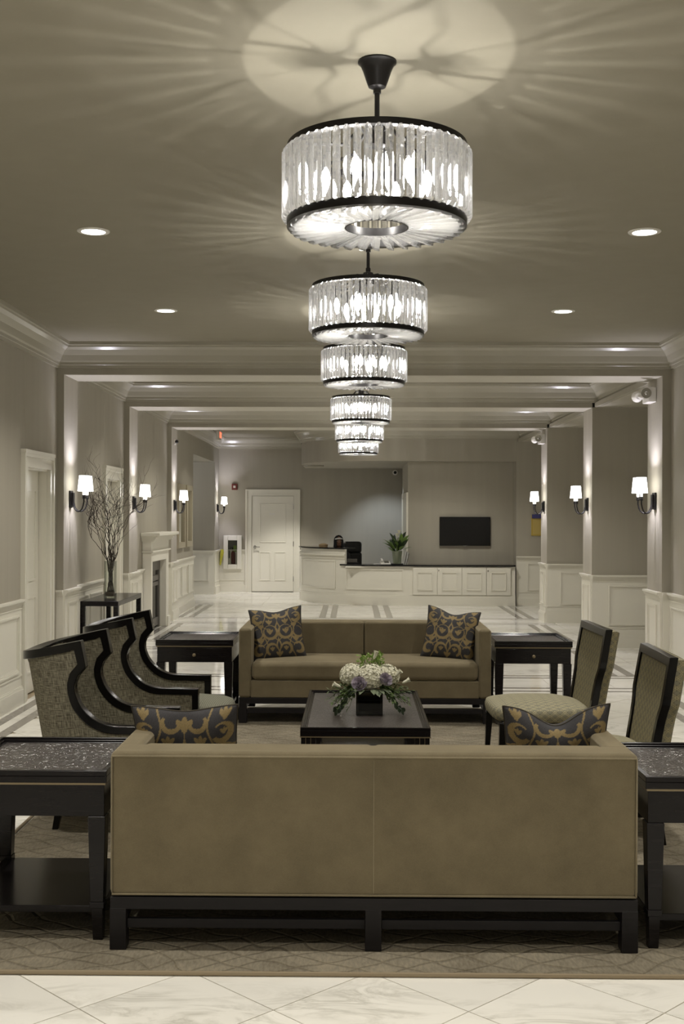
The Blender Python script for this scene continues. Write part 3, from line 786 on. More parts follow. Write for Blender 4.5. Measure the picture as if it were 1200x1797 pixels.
for i, y in enumerate(CH_D):
    if i == 0: ch0.location = (CX, y, CEIL); ch0['label'] = chl[0]
    else: dup(ch0, (CX, y, CEIL), .13*i, chl[i])

# ---------------------------------------------------------------- rug
rugt = thing('area_rug', 'large beige wool rug with wavy diamond relief under the seating group', 'rug', ((RUG[0]+RUG[1])/2, (RUG[2]+RUG[3])/2, 0))
hx, hy = (RUG[1]-RUG[0])/2, (RUG[3]-RUG[2])/2
build('pile', MB().box(-hx+.02, hx-.02, -hy+.02, hy-.02, 0.0005, .013), 'rug', rugt, bevel=.004)
build('binding', MB().tube([(-hx, -hy, .009), (hx, -hy, .009), (hx, hy, .009), (-hx, hy, .009), (-hx, -hy, .009)], .0085, 8).box(-hx+.004, hx-.004, -hy+.004, -hy+.03, .001, .011).box(-hx+.004, hx-.004, hy-.03, hy-.004, .001, .011), 'rugedge', rugt)
RZ = .013

# ---------------------------------------------------------------- sofas
def make_sofa():
    W, Dp = 1.055, .46
    t = thing('velvet_sofa', '', 'sofa', group='tan velvet sofas')
    z0, z1 = .225-RZ, .805-RZ
    build('back', MB().box(-W, W, Dp-.18, Dp, z0, z1), 'velvet', t, bevel=.028, seg=4)
    for s in (-1, 1):
        x0, x1 = sorted((s*W, s*(W-.105)))
        build('arm', MB().box(x0, x1, -Dp, Dp-.14, z0, z1), 'velvet', t, bevel=.026, seg=4)
    build('seat_rail', MB().box(-W+.1, W-.1, -Dp+.012, Dp-.1, z0, .37-RZ), 'velvet', t, bevel=.01, seg=2)
    for s in (-1, 1):
        x0, x1 = sorted((s*.002, s*(W-.107)))
        n, m_ = 20, 14; 
        P = []
        cw = x1-x0
        # rounded puffy cushion
        mb = MB().box(x0, x1, -Dp-.005, Dp-.24, .372-RZ, .525-RZ)
        c = build('seat_cushion', mb, 'velvet', t, bevel=.045, seg=5)
        mb = MB()
        P = [[(x0+.02+(cw-.04)*i/n, -Dp+.02+(2*Dp-.29)*j/m_, .51-RZ+.03*max(0, sin(pi*i/n))**.5*max(0, sin(pi*j/m_))**.5) for j in range(m_+1)] for i in range(n+1)]
        build('cushion_crown', mb.grid(P), 'velvet', c, smooth='all')
        x0b, x1b = sorted((s*.003, s*(W-.11)))
        build('back_cushion', MB().box(x0b, x1b, Dp-.215, Dp-.05, .5-RZ, z1-.004), 'velvet', t, bevel=.02, seg=3)
    # piping on the outer back
    e = .012
    build('piping', MB().tube([(-W+e, Dp-.001, z0+e), (W-e, Dp-.001, z0+e), (W-e, Dp-.001, z1-e-.006), (-W+e, Dp-.001, z1-e-.006), (-W+e, Dp-.001, z0+e)], .0045, 6), 'piping', t, smooth='all')
    build('back_seam', MB().tube([(.0, Dp+.0005, z0+.02), (.0, Dp+.0005, z1-.03)], .0022, 5), 'piping', t)
    for x in (-W+.035+.0, 0, W-.035):
        for y in (-Dp+.045, Dp-.035):
            build('leg', MB().box(x-.033, x+.033, y-.033, y+.033, 0, z0-.045), 'baseblk', t, bevel=.003)
    build('base_rail', MB().box(-W+.003, W-.003, Dp-.066, Dp-.003, z0-.05, z0).box(-W+.003, W-.003, -Dp+.012, -Dp+.075, z0-.05, z0).box(-W+.003, -W+.07, -Dp+.07, Dp-.06, z0-.05, z0).box(W-.07, W-.003, -Dp+.07, Dp-.06, z0-.05, z0), 'baseblk', t, bevel=.003)
    for y in (-Dp+.04, Dp-.035):
        for s in (-1, 1):
            x0, x1 = sorted((s*.033, s*(W-.068)))
            build('stretcher', MB().box(x0, x1, y-.012, y+.012, .095-RZ, .132-RZ), 'baseblk', t, bevel=.002)
    for s in (-1, 1): build('stretcher', MB().box(s*(W-.035)-.012, s*(W-.035)+.012, -Dp+.078, Dp-.068, .095-RZ, .132-RZ), 'baseblk', t)
    return t
sofa = make_sofa(); sofa.location = (.085, 5.09, RZ); sofa.rotation_euler = (0, 0, pi); sofa['label'] = 'tan velvet sofa in the foreground seen from behind'
dup(sofa, (.1, 10.16, RZ), 0, 'tan velvet sofa across the coffee table facing the camera')

# ---------------------------------------------------------------- end tables
def make_end(drawer=True):
    W, Dp = .325, .36
    t = thing('end_table', '', 'side table', group='dark end tables')
    tt = build('tray_top', MB().box(-W, W, -Dp, Dp, .645, .672), 'espresso', t, bevel=.002)
    build('croc_panel', MB().box(-W+.04, W-.04, -Dp+.04, Dp-.04, .672, .6745), 'croc', tt, label='embossed reptile-pattern top panel')
    mb = MB()
    for (w_, z0, z1) in ((.018, .672, .695), (.03, .672, .686), (.042, .672, .678)):
        mb.box(-W, W, -Dp, -Dp+w_, z0, z1).box(-W, W, Dp-w_, Dp, z0, z1).box(-W, -W+w_, -Dp+w_, Dp-w_, z0, z1).box(W-w_, W, -Dp+w_, Dp-w_, z0, z1)
    build('tray_rim', mb, 'espresso', tt, bevel=.002, seg=1)
    build('brass_line', MB().box(-W+.006, W-.006, -Dp+.006, Dp-.006, .636, .645), 'gold', t)
    build('apron', MB().box(-W+.012, W-.012, -Dp+.012, Dp-.012, .507, .636), 'espresso', t, bevel=.002)
    if drawer:
        d = build('drawer_front', MB().box(-W+.09, W-.09, -Dp+.004, -Dp+.0115, .512, .628), 'espresso', t, bevel=.002)
        build('knob', MB().tube([(0, -Dp+.004, .57), (0, -Dp-.012, .57)], .013, 12).ell((0, -Dp-.012, .57), (.015, .008, .015)), 'gold', d, smooth=True, label='small brass knob')
    for sx in (-1, 1):
        for sy in (-1, 1):
            x, y = sx*(W-.042), sy*(Dp-.042)
            l = build('leg', MB().taper(x, y, .155, .055, .507, .072), 'espresso', t, bevel=.003)
            build('foot', MB().taper(x, y, 0, .04, .155, .05, sx*.004, sy*.004).box(x-.03, x+.03, y-.03, y+.03, .13, .155), 'espresso', l, bevel=.002, seg=1)
    build('shelf', MB().box(-W+.03, W-.03, -Dp+.03, Dp-.03, .108, .137), 'espresso', t, bevel=.003, label='glossy dark lower shelf')
    return t
et = make_end(True); et.location = (-1.325, 10.06, RZ); et['label'] = 'dark end table with a brass drawer knob left of the far sofa'
dup(et, (1.505, 10.06, RZ), 0, 'dark end table with a brass drawer knob right of the far sofa')
dup(et, (-1.325, 5.08, RZ), pi, 'large dark end table at left of the foreground sofa, cut by the frame')
dup(et, (1.5, 5.03, RZ), pi, 'large dark end table at right of the foreground sofa, cut by the frame')

# ---------------------------------------------------------------- coffee table
ct = thing('coffee_table', 'dark rectangular coffee table with embossed tray top between the sofas', 'table', (.078, 7.9, RZ))
W, Dp = .4, .77; z = .45-RZ
tt = build('tray_top', MB().box(-W, W, -Dp, Dp, z-.055, z-.018), 'espresso', ct, bevel=.002)
build('croc_panel', MB().box(-W+.04, W-.04, -Dp+.04, Dp-.04, z-.018, z-.0155), 'croc', tt, label='embossed reptile-pattern top panel')
mb = MB()
for (w_, a, b) in ((.018, z-.018, z), (.03, z-.018, z-.007), (.042, z-.018, z-.013)):
    mb.box(-W, W, -Dp, -Dp+w_, a, b).box(-W, W, Dp-w_, Dp, a, b).box(-W, -W+w_, -Dp+w_, Dp-w_, a, b).box(W-w_, W, -Dp+w_, Dp-w_, a, b)
build('tray_rim', mb, 'espresso', tt, bevel=.002, seg=1)
build('brass_line', MB().box(-W-.002, W+.002, -Dp-.002, Dp+.002, z-.062, z-.055), 'gold', ct)
for sx in (-1, 1):
    for sy in (-1, 1):
        x, y = sx*(W-.05), sy*(Dp-.05)
        l = build('leg', MB().box(x-.045, x+.045, y-.045, y+.045, 0, z-.062), 'espresso', ct, bevel=.003)
        build('brass_inlay', MB().box(x-.0015+.015, x+.0015+.015, y+sy*.045-.0012, y+sy*.045+.0012, .05, z-.062).box(x-.0175, x-.0145, y+sy*.045-.0012, y+sy*.045+.0012, .05, z-.062), 'gold', l)
build('shelf', MB().box(-W+.09, W-.09, -Dp+.09, Dp-.09, .1, .125), 'espresso', ct, bevel=.003)

# ---------------------------------------------------------------- flower arrangement
fa = thing('flower_arrangement', 'white hydrangea and lilac rose arrangement in a square glass vase on the coffee table', 'flowers', (.11, 7.75, .4355))
vs = .088
mb = MB().box(-vs, vs, -vs, -vs+.006, 0, .15).box(-vs, vs, vs-.006, vs, 0, .15).box(-vs, -vs+.006, -vs, vs, 0, .15).box(vs-.006, vs, -vs, vs, 0, .15).box(-vs, vs, -vs, vs, 0, .022)
va = build('vase', mb, 'darkglass', fa, bevel=.003)
build('stems', MB().box(-vs+.012, vs-.012, -vs+.012, vs-.012, .026, .14), 'stemwater', va, bevel=.01)
def leafquad(mb, p, d, n, L, w):   # curved pointed leaf from p along d
    d = Vector(d).normalized(); s = d.cross(Vector(n)).normalized(); nn = s.cross(d); p = Vector(p)
    rows = []
    for k, (t, ww) in enumerate(((0, .08), (.25, .75), (.5, 1), (.75, .7), (1, .02))):
        c = p+d*L*t-nn*(L*.25*t*t)
        rows.append([c-s*w*ww/2+nn*w*ww*.12, c, c+s*w*ww/2+nn*w*ww*.12])
    mb.grid(rows)
def rnd_dir(zmin=-1, zmax=1):
    z_ = random.uniform(zmin, zmax); a = random.uniform(0, 2*pi); r_ = sqrt(max(0, 1-z_*z_)); return Vector((r_*cos(a), r_*sin(a), z_))
def hydrangea(c, R, n):
    mb = MB().ell(c, (R*.86, R*.86, R*.8), 12, 8)
    for _ in range(n):
        d = rnd_dir(-.5, 1); p = Vector(c)+Vector((d.x*R, d.y*R, d.z*R*.92))*random.uniform(.92, 1.03)
        t1 = d.orthogonal().normalized(); t1 = Matrix.Rotation(random.uniform(0, 6.28), 3, d) @ t1; t2 = d.cross(t1)
        s = random.uniform(.0075, .0115)
        for q in range(4):
            a = t1*cos(q*pi/2)+t2*sin(q*pi/2); b = t1*cos(q*pi/2+.78)+t2*sin(q*pi/2+.78); e = t1*cos(q*pi/2-.78)+t2*sin(q*pi/2-.78)
            k_ = len(mb.v); mb.v += [p, p+b*s*.8+d*.003, p+a*s*1.35+d*.005, p+e*s*.8+d*.003]; mb.f.append((k_, k_+1, k_+2, k_+3))
    return mb
for c, R, n in (((0.01, -.02, .235), .1, 260), ((-.11, .03, .245), .085, 200), ((.115, .04, .24), .085, 200), ((-.02, .08, .23), .09, 150)):
    build('hydrangea', hydrangea(c, R, n*2), 'hydrangea', fa)
def rose(c, R, tilt):
    mb = MB(); c = Vector(c)
    for k in range(11):
        r_ = R*(.18+.08*k); a0 = k*2.4; hgt = R*(1.25-.05*k)
        P = []
        for i in range(7):
            a = a0+(-1+2*i/6)*1.15
            P.append([(r_*.55*cos(a), r_*.55*sin(a), 0), (r_*.95*cos(a), r_*.95*sin(a), hgt*.55), (r_*1.12*cos(a), r_*1.12*sin(a), hgt*(1-.12*(2*i/6-1)**2))])
        mb.grid(P)
    mb.xform(Matrix.Translation(c) @ Matrix.Rotation(tilt[1], 4, 'Y') @ Matrix.Rotation(tilt[0], 4, 'X')); return mb
build('rose', rose((-.065, -.1, .2), .05, (1.0, -.3)), 'rose', fa, smooth='all', label='lilac rose')
build('rose', rose((.1, -.08, .225), .045, (.9, .5)), 'rose', fa, smooth='all', label='lilac rose')
for (p, d) in (((-.19, -.05, .18), (-1, -.2, .45)), ((.17, -.03, .25), (.8, -.2, .8)), ((.22, 0, .2), (1, 0, .5)), ((.03, 0, .36), (.3, 0, 1))):
    mb = MB(); q = Matrix.Translation(p) @ Vector((0, 0, 1)).rotation_difference(Vector(d).normalized()).to_matrix().to_4x4()
    mb.lathe([(.004, 0), (.01, .012), (.012, .035), (.019, .055)], n=7, cap=False).xform(q); build('bell_flower', mb, 'hydrangea', fa)
mb = MB()
for _ in range(170):     # bright sprigs on top
    p = Vector((random.uniform(-.065, .085), random.uniform(0, .06), random.uniform(.28, .385))); leafquad(mb, p, rnd_dir(0, 1), rnd_dir(), .03, .012)
for x in (-.05, -.02, .02, .05, .07): mb.tube([(x*.4, .02, .2), (x, .03, .38)], .0025, 4)
build('green_sprigs', mb, 'leafbright', fa)
mb = MB()
for side in (-1, 1):
    for k in range(15):
        a = random.uniform(-1.1, .7); d0 = Vector((side*cos(a), sin(a)*.8-.15, random.uniform(-.15, .35))).normalized()
        st = Vector((side*.05, 0, .19)); pts = []
        L = random.uniform(.12, .24)
        for q in range(6):
            t_ = q/5; pts.append(st+d0*L*t_+Vector((0, 0, -.11*t_*t_)))
        mb.tube(pts, .0018, 4)
        for p in pts[1:]:
            for _ in range(3): leafquad(mb, p, (d0+rnd_dir()*.8), (0, 0, 1), random.uniform(.025, .045), random.uniform(.012, .02))
build('foliage', mb, 'leaf', fa)
mb = MB()
for k in range(30):
    a = random.uniform(0, 2*pi); d0 = Vector((cos(a), sin(a), random.uniform(-.3, .1)))
    p = Vector((cos(a)*.1, sin(a)*.1, .17)); leafquad(mb, p, d0, (0, 0, 1), random.uniform(.06, .1), random.uniform(.03, .045))
build('grey_leaves', mb, 'leafgrey', fa)
mb = MB()
for (sx, yy) in ((-1, -.1), (-1, -.04), (1, -.09), (-1, .0), (1, -.04)):
    pts = [Vector((sx*(.08+.13*q/6), yy-.02*q/6, .15-.1*(q/6)**1.6+.02*sin(q))) for q in range(7)]
    mb.tube(pts, .002, 4)
    for p in pts[1:]:
        for s in (-1, 1): leafquad(mb, p, (sx*.5, s*.3, -.8+.5*s), (0, -1, .3), random.uniform(.035, .05), random.uniform(.018, .026))
build('drooping_leaves', mb, 'leafdark', fa, label='dark oval leaves drooping over the vase')

# ---------------------------------------------------------------- armchairs
def make_armchair():
    t = thing('wing_armchair', '', 'armchair', group='tweed wing armchairs')
    edge = [(.25, .40), (.35, .40), (.45, .40), (.54, .40), (.575, .395), (.592, .37), (.598, .30), (.602, .232), (.61, .12), (.62, .08), (.644, .036), (.67, .002), (.707, -.027), (.75, -.052), (.8, -.065), (.845, -.062), (.885, -.038), (.923, -.006), (.97, -.016), (1.02, -.026), (1.062, -.035)]
    edge = [(z, x) for z, x in edge]
    edge[4] = (.58, .40); edge[5] = (.6, .40); edge[6] = (.603, .31); edge[7] = (.606, .232)
    def xb(z): return -.245-(z-.25)*.2
    def ztop(u): return 1.062-.085*sin(pi*u)
    NU = 40
    def path(z, xf, w, xbk, off=0):
        pts = []; xs = min(-.1, xf-.02); w2 = w-off; xk = xbk+off
        K = 10
        for i in range(K): pts.append((xf+(xs-xf)*i/K, w2))
        for i in range(25):
            a = pi/2*i/24; e = 2/2.6
            pts.append((xs+(xk-xs)*sin(a)**e if a > 0 else xs, w2*max(0, cos(a))**e))
        L = [0]
        for a, b in zip(pts, pts[1:]): L.append(L[-1]+math.hypot(b[0]-a[0], b[1]-a[1]))
        out = []; j = 0
        for i in range(NU//2+1):
            s = L[-1]*i/(NU//2)
            while j < len(L)-2 and L[j+1] < s: j += 1
            f = (s-L[j])/max(1e-9, L[j+1]-L[j]); out.append((pts[j][0]+f*(pts[j+1][0]-pts[j][0]), pts[j][1]+f*(pts[j+1][1]-pts[j][1])))
        return out+[(x, -y) for x, y in out[-2::-1]]
    def surf(off):
        rows = []
        for z, xf in edge:
            w = .35-.02*(z < .5)*((.5-z)/.25)*.5
            pl = path(z, xf, w, xb(z), off); row = []
            for i, (x, y) in enumerate(pl):
                zz = z
                if z > .923: zz = z+(z-.923)/(1.062-.923)*(ztop(i/NU)-1.062)
                row.append(Vector((x, y, zz)))
            rows.append(row)
        return rows
    O, I = surf(0), surf(.055)
    def withuv(name, P, parent, flip):
        mb = MB().grid(P, flip=flip); me_o = build(name, mb, 'tweed', parent, label=None)
        me = me_o.data; uv = me.uv_layers.new(name='UVMap'); nv = len(P[0])
        acc = [[0]*nv for _ in P]
        for r in range(len(P)):
            mid = nv//2
            for c_ in range(mid+1, nv): acc[r][c_] = acc[r][c_-1]+(P[r][c_]-P[r][c_-1]).length
            for c_ in range(mid-1, -1, -1): acc[r][c_] = acc[r][c_+1]-(P[r][c_]-P[r][c_+1]).length
        for l in me.loops:
            r, c_ = divmod(l.vertex_index, nv); uv.data[l.index].uv = (acc[r][c_], P[r][c_].z)
        me.polygons.foreach_set('use_smooth', [True]*len(me.polygons)); return me_o
    withuv('outer_shell', O, t, False)
    withuv('inner_back', I, t, True)
    # show-wood frame along the open edge: up the arm front, along arm, up the wing, over the back, and down again
    n = len(edge)
    outer = [(.402, .25), (.402, .603), (.232, .606), (.12, .612), (.036, .646), (-.027, .708), (-.056, .765), (-.066, .82), (-.05, .872), (-.006, .923), (-.035, 1.064)]
    inner = [(.36, .25), (.36, .562), (.225, .564), (.105, .57), (.01, .61), (-.062, .682), (-.096, .752), (-.107, .825), (-.092, .89), (-.052, .938), (-.072, 1.018)]
    def smooth_run(P):
        out = P[:2]
        for i in range(1, 8):
            p0, p1, p2, p3 = [Vector(P[min(max(q, 1), 8)]) for q in (i-1, i, i+1, i+2)]
            for t_ in (.25, .5, .75, 1):
                v = .5*((2*p1)+(p2-p0)*t_+(2*p0-5*p1+4*p2-p3)*t_*t_+(3*p1-p0-3*p2+p3)*t_**3); out.append((v.x, v.y))
        return out+P[9:]
    outer, inner = smooth_run(outer), smooth_run(inner)
    rows = []
    for (a, b) in zip(outer, inner):
        rows.append([Vector((a[0], .357, a[1])), Vector((b[0], .357, b[1])), Vector((b[0], .288, b[1])), Vector((a[0], .288, a[1]))])
    for i in range(2, NU-1):
        p = O[n-1][i]; q = O[n-1][i-1]; r_ = O[n-1][i+1]; tg = (r_-q); tg.z = 0; tg.normalize(); nr = Vector((tg.y, -tg.x, 0))
        if nr.dot(Vector((p.x+.1, p.y, 0))) < 0: nr = -nr
        e1 = p+nr*.007; e2 = p-nr*.062; dn = Vector((0, 0, -.043)); up = Vector((0, 0, .003))
        rows.append([e1+up, e1+dn, e2+dn, e2+up])
    for (a, b) in reversed(list(zip(outer, inner))):
        rows.append([Vector((a[0], -.357, a[1])), Vector((b[0], -.357, b[1])), Vector((b[0], -.288, b[1])), Vector((a[0], -.288, a[1]))])
    mb = MB().grid(rows, closev=True); e = (len(rows)-1)*4; mb.f.append((3, 2, 1, 0)); mb.f.append((e, e+1, e+2, e+3))
    build('wood_frame', mb, 'frame', t, bevel=.004, seg=2, weld=True)
    # thin welt line between frame and fabric
    # seat cushion: D-shaped, crowned
    def seatP(z0, z1, x0, x1, w_, crown_):
        rows = []; n1 = 44
        for (s, z_) in ((0.0, z0), (.9, z0), (.97, z0+.02), (1, z0+.045), (1, z1-.04), (.97, z1-.012), (.9, z1), (.6, z1+crown_*.7), (.3, z1+crown_*.95), (.0, z1+crown_)):
            r = []
            for i in range(n1):
                a = 2*pi*i/n1; c, si = cos(a), sin(a); e = .5
                r.append(((x0+x1)/2+(x1-x0)/2*s*math.copysign(abs(c)**e, c), w_*s*math.copysign(abs(si)**e, si), z_))
            rows.append(r)
        return MB().grid(rows, closev=True)
    build('seat', seatP(.33, .475, -.28, .6, .285, .03), 'weave', t, smooth='all', uv=True, label='grey-green woven seat cushion')
    build('seat_rail', MB().box(-.2, .5, -.28, .28, .24, .335), 'tweed', t, bevel=.02, uv=True)
    for (x, y, dx) in ((.36, .27, .02), (.36, -.27, .02), (-.17, .14, -.05), (-.17, -.14, -.05)):
        build('leg', MB().taper(x, y, 0, .032, .26, .05, dx, 0), 'frame', t, bevel=.003)
    return t
ac = make_armchair(); ac.location = (-1.42, 6.55, RZ); ac['label'] = 'grey tweed wing armchair with black frame nearest the camera, left side'
dup(ac, (-1.41, 7.93, RZ), 0, 'grey tweed wing armchair with black frame, the farther one nearer the console table')

# ---------------------------------------------------------------- side chairs
def make_sidechair():
    t = thing('side_chair', '', 'chair', group='gold patterned side chairs')
    def bx_(z): return .275+(z-.5)*.17          # front face of the back, leaning
    half = [(.44, .315), (.52, .318), (.6, .32), (.665, .328), (.70, .342), (.735, .36), (.755, .366), (.80, .365), (.9, .363), (1.0, .36)]
    fw = .048
    outer = [(y, z) for z, y in half]; inner = []
    for z, y in half: inner.append((y-fw, min(z, 1.0-fw)))
    inner[-1] = (inner[-1][0], 1.0-fw)
    def loop(hf): return [(-y, z) for y, z in hf]+[(y, z) for y, z in hf[::-1]]
    lo_, li = loop(outer), loop(inner); th = .045
    P = [[(bx_(a[1]), a[0], a[1]), (bx_(b[1]), b[0], b[1]), (bx_(b[1])+th, b[0], b[1]), (bx_(a[1])+th, a[0], a[1])] for a, b in zip(lo_, li)]
    mb = MB().grid(P, closev=True); e = (len(P)-1)*4; mb.f += [(3, 2, 1, 0), (e, e+1, e+2, e+3)]
    build('back_frame', mb, 'frame', t, bevel=.003)
    def panel(x_off, bulge, hf, shrink=0):
        rows = []
        for y, z in hf:
            rows.append([(bx_(z)+x_off+bulge*(1-(k/6-1)**2)*min(1, (1.0-z)*12+.3), (y-shrink)*(k/6-1), z) for k in range(13)])
        return MB().grid(rows)
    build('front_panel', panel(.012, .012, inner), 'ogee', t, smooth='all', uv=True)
    # padded rear
    rows = []
    hf = [(y-.006, min(z, .985)) for y, z in outer]
    P = [[(bx_(a[1])+th, a[0]*.985, a[1]), (bx_(a[1])+th+.04, a[0]*.985, a[1]), (bx_(a[1])+th+.058, a[0]*.9, a[1]-.01*(a[1] > .9))] for a in loop(hf)]
    mb = MB().grid(P); 
    rr = [[(bx_(z)+th+.058+.01*(1-(k/6-1)**2), y*.9*(k/6-1), z-.01*(z > .9)) for k in range(13)] for y, z in hf]
    mb.grid(rr); build('back_upholstery', mb, 'ogee', t, smooth=True, uv=True)
    rows = []; n1 = 44; z0, z1, cr = .385, .475, .038
    for (s, z_) in ((0.0, z0), (.93, z0), (.985, z0+.015), (1, z0+.04), (1, z1-.03), (.975, z1-.008), (.92, z1), (.6, z1+cr*.7), (.3, z1+cr*.95), (0, z1+cr)):
        rows.append([(-.03+.325*s*math.copysign(abs(cos(a))**.45, cos(a)), (.345-.03*max(0, cos(a)))*s*math.copysign(abs(sin(a))**.45, sin(a)), z_) for a in [2*pi*i/n1 for i in range(n1)]])
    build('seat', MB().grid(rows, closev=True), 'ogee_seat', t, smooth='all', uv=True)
    build('seat_rail', MB().box(-.31, .27, -.3, .3, .34, .39), 'frame', t, bevel=.006)
    for s in (-1, 1):
        build('leg', MB().taper(-.3, s*.3, 0, .028, .385, .048, -.02, s*.005), 'frame', t, bevel=.003)
        build('leg', MB().taper(.275, s*.285, 0, .03, .46, .046, .07, 0), 'frame', t, bevel=.003)
    return t
sd = make_sidechair(); sd.location = (1.275, 7.93, RZ); sd.rotation_euler = (0, 0, .03); sd['label'] = 'gold patterned side chair with black frame, the farther one, its whole seat showing'
dup(sd, (1.31, 6.47, RZ), -.03, 'gold patterned side chair with black frame nearest the camera, behind the foreground sofa arm')

# ---------------------------------------------------------------- patterned pillows
def ornament(u, v):
    """damask scroll print, 1 = gold; u,v in [-1,1] mirrored about u=0"""
    a = abs(u); y = v
    def d(cx, cy): return math.hypot(a-cx, y-cy)
    def ringg(cx, cy, r, w_, a0=-4, a1=4):
        th = math.atan2(y-cy, a-cx)
        return abs(d(cx, cy)-r) < 1.3*w_*(.6+.4*sin((th-a0)*.9)) and a0 <= th <= a1
    # big hearts scrolls
    if ringg(.30, .02, .27, .045): return 1
    if ringg(.74, .58, .17, .05, -2.6, 2.4): return 1
    if ringg(.76, -.62, .18, .05, -2.2, 2.9): return 1
    if ringg(.25, .80, .16, .04, -3.1, .6): return 1
    if ringg(.82, -.02, .2, .03, -3.2, 1.8): return 1
    if ringg(.28, -.66, .2, .045, -1.2, 3.2): return 1
    # tulips
    for (cx, cy, r) in ((.32, .42, .1), (.32, .02, .1), (.66, .23, .085), (.7, -.3, .11), (.27, -.66, .075), (.78, .9, .09), (.0, -.86, .1), (.0, .74, .13), (.78, .6, .06)):
        r *= 1.12
        for an in (-.75, 0, .75):
            dx, dy = a-cx-.55*r*sin(an), y-cy-.45*r*cos(an)+.3*r; X_ = dx*cos(an)-dy*sin(an); Y_ = dx*sin(an)+dy*cos(an)
            if (X_/(.42*r))**2+(Y_/(1.05*r))**2 < 1: return 1
    # stems
    if abs(a-(.03+.05*sin(y*9))) < .028 and -.8 < y < .72: return 1
    if abs(a-(.55+.1*sin(y*5+1))) < .02: return 1
    if abs(y-(-.36+.14*sin(a*7))) < .02: return 1
    if abs(y-(.24+.1*cos(a*8))) < .018 and a > .35: return 1
    return 0
M['damask'] = mat('damask_print', (.2, .2, .2), .7, spec=.3)
at_ = nd(M['damask'], 'ShaderNodeVertexColor', layer_name='print')
nz = noisetex(M['damask'], coords(M['damask'], (1, 1, 1)), 260, 2)
mx = nd(M['damask'], 'ShaderNodeMix', data_type='RGBA'); lk(M['damask'], at_.outputs[0], mx.inputs[0])
mx.inputs[6].default_value = (.047, .045, .048, 1); mx.inputs[7].default_value = (.25, .185, .085, 1)
m2 = nd(M['damask'], 'ShaderNodeMix', data_type='RGBA', blend_type='MULTIPLY'); m2.inputs[0].default_value = .5
lk(M['damask'], mx.outputs[2], m2.inputs[6]); lk(M['damask'], ramp(M['damask'], nz, [(.3, (.55, .55, .55)), (.7, (1.3, 1.3, 1.3))]), m2.inputs[7]); setcol(M['damask'], m2.outputs[2])
bump(M['damask'], nz, .15, .002)
def pillow(label, loc, tilt, roll, yaw, dip, size=.23, seed=0, back=False, tip=(0, 0)):
    random.seed(seed); N = 130
    t = thing('throw_pillow', label, 'pillow', loc, group='dark and gold damask pillows')
    def side(sg):
        P = []
        for i in range(N+1):
            row = []
            for j in range(N+1):
                u, v = -1+2*i/N, -1+2*j/N
                x = size*u*(1-.075*(1-v*v)); z_ = size*v*(1-.055*(1-u*u))
                if v > 0: z_ -= dip*v*v*math.exp(-(u*2.1)**2)*1.0
                x += tip[0]*max(0, v)*u*u*(u < 0)*size; z_ += tip[1]*max(0, v)**2*max(0, u)**2*size
                th = .085*(max(0, (1-u**4))*max(0, (1-v**4)))**.6
                th *= 1-.45*max(0, v)*math.exp(-(u*3)**2)
                th += .004*noise.noise(Vector((u*3+seed, v*3, sg)))
                row.append(Vector((x, -sg*max(0, th), z_)))
            P.append(row)
        return P
    mb = MB().grid(side(1)); b = MB().grid(side(-1), flip=True); k = len(mb.v); mb.v += b.v; mb.f += [tuple(k+i for i in f) for f in b.f]
    o = build('cover', mb, 'damask', t); me = o.data; me.polygons.foreach_set('use_smooth', [True]*len(me.polygons))
    ca = me.color_attributes.new('print', 'FLOAT_COLOR', 'POINT'); vals = []
    one = []
    for i in range(N+1):
        for j in range(N+1):
            g = ornament(-1+2*i/N, -1+2*j/N); one += [g, g, g, 1]
    ca.data.foreach_set('color', one+one)
    # welt
    S1 = side(1)
    e = [S1[i][0] for i in range(N+1)]+[S1[N][j] for j in range(1, N+1)]+[S1[i][N] for i in range(N-1, -1, -1)]+[S1[0][j] for j in range(N-1, -1, -1)]
    build('welt', MB().tube([(p.x, 0, p.z) for p in e[::2]], .0038, 5), mat('pillow_welt', (.05, .042, .03), .8), t, smooth='all')
    t.rotation_mode = 'QUATERNION'
    t.rotation_quaternion = (Matrix.Rotation(yaw, 3, 'Z') @ Matrix.Rotation(tilt, 3, 'X') @ Matrix.Rotation(roll, 3, 'Y')).to_quaternion()
    return t
pillow('dark and gold damask pillow at the left end of the far sofa', (-.655, 10.07, .725), -.3, -.09, .12, .03, seed=1)
pillow('dark and gold damask pillow at the right end of the far sofa', (.845, 10.07, .725), -.3, .13, -.15, .045, seed=2)
pillow('dark and gold damask pillow against the left arm of the foreground sofa', (-.735, 5.18, .69), .3, -.02, .0, .018, seed=3, size=.235)
pillow('dark and gold damask pillow against the right arm of the foreground sofa', (.9, 5.18, .70), .3, -.03, .0, .09, seed=4, size=.235)

# ---------------------------------------------------------------- console table and willow vase
cn = thing('console_table', 'narrow dark console table against the left wall holding a tall vase', 'table', (-2.79, 13.45, 0))
build('table_top', MB().box(-.21, .21, -.7, .7, .745, .8), 'espresso', cn, bevel=.003)
for sx in (-1, 1):
    for sy in (-1, 1): build('leg', MB().box(sx*.21-sx*.055 if sx > 0 else -.21, sx*.21 if sx > 0 else -.155, sy*.7-.055 if sy > 0 else -.7, .7 if sy > 0 else -.645, 0, .745), 'espresso', cn, bevel=.002)
vw = thing('branch_vase', 'tall square glass vase of curly willow branches on the console table', 'vase', (-2.79, 13.35, .8))
build('glass_vase', MB().box(-.06, .06, -.06, -.055, 0, .42).box(-.06, .06, .055, .06, 0, .42).box(-.06, -.055, -.055, .055, 0, .42).box(.055, .06, -.055, .055, 0, .42).box(-.055, .055, -.055, .055, 0, .015), 'glass', vw)
build('pebbles', MB().box(-.05, .05, -.05, .05, .018, .07), 'pebble', vw, bevel=.012)
random.seed(21)
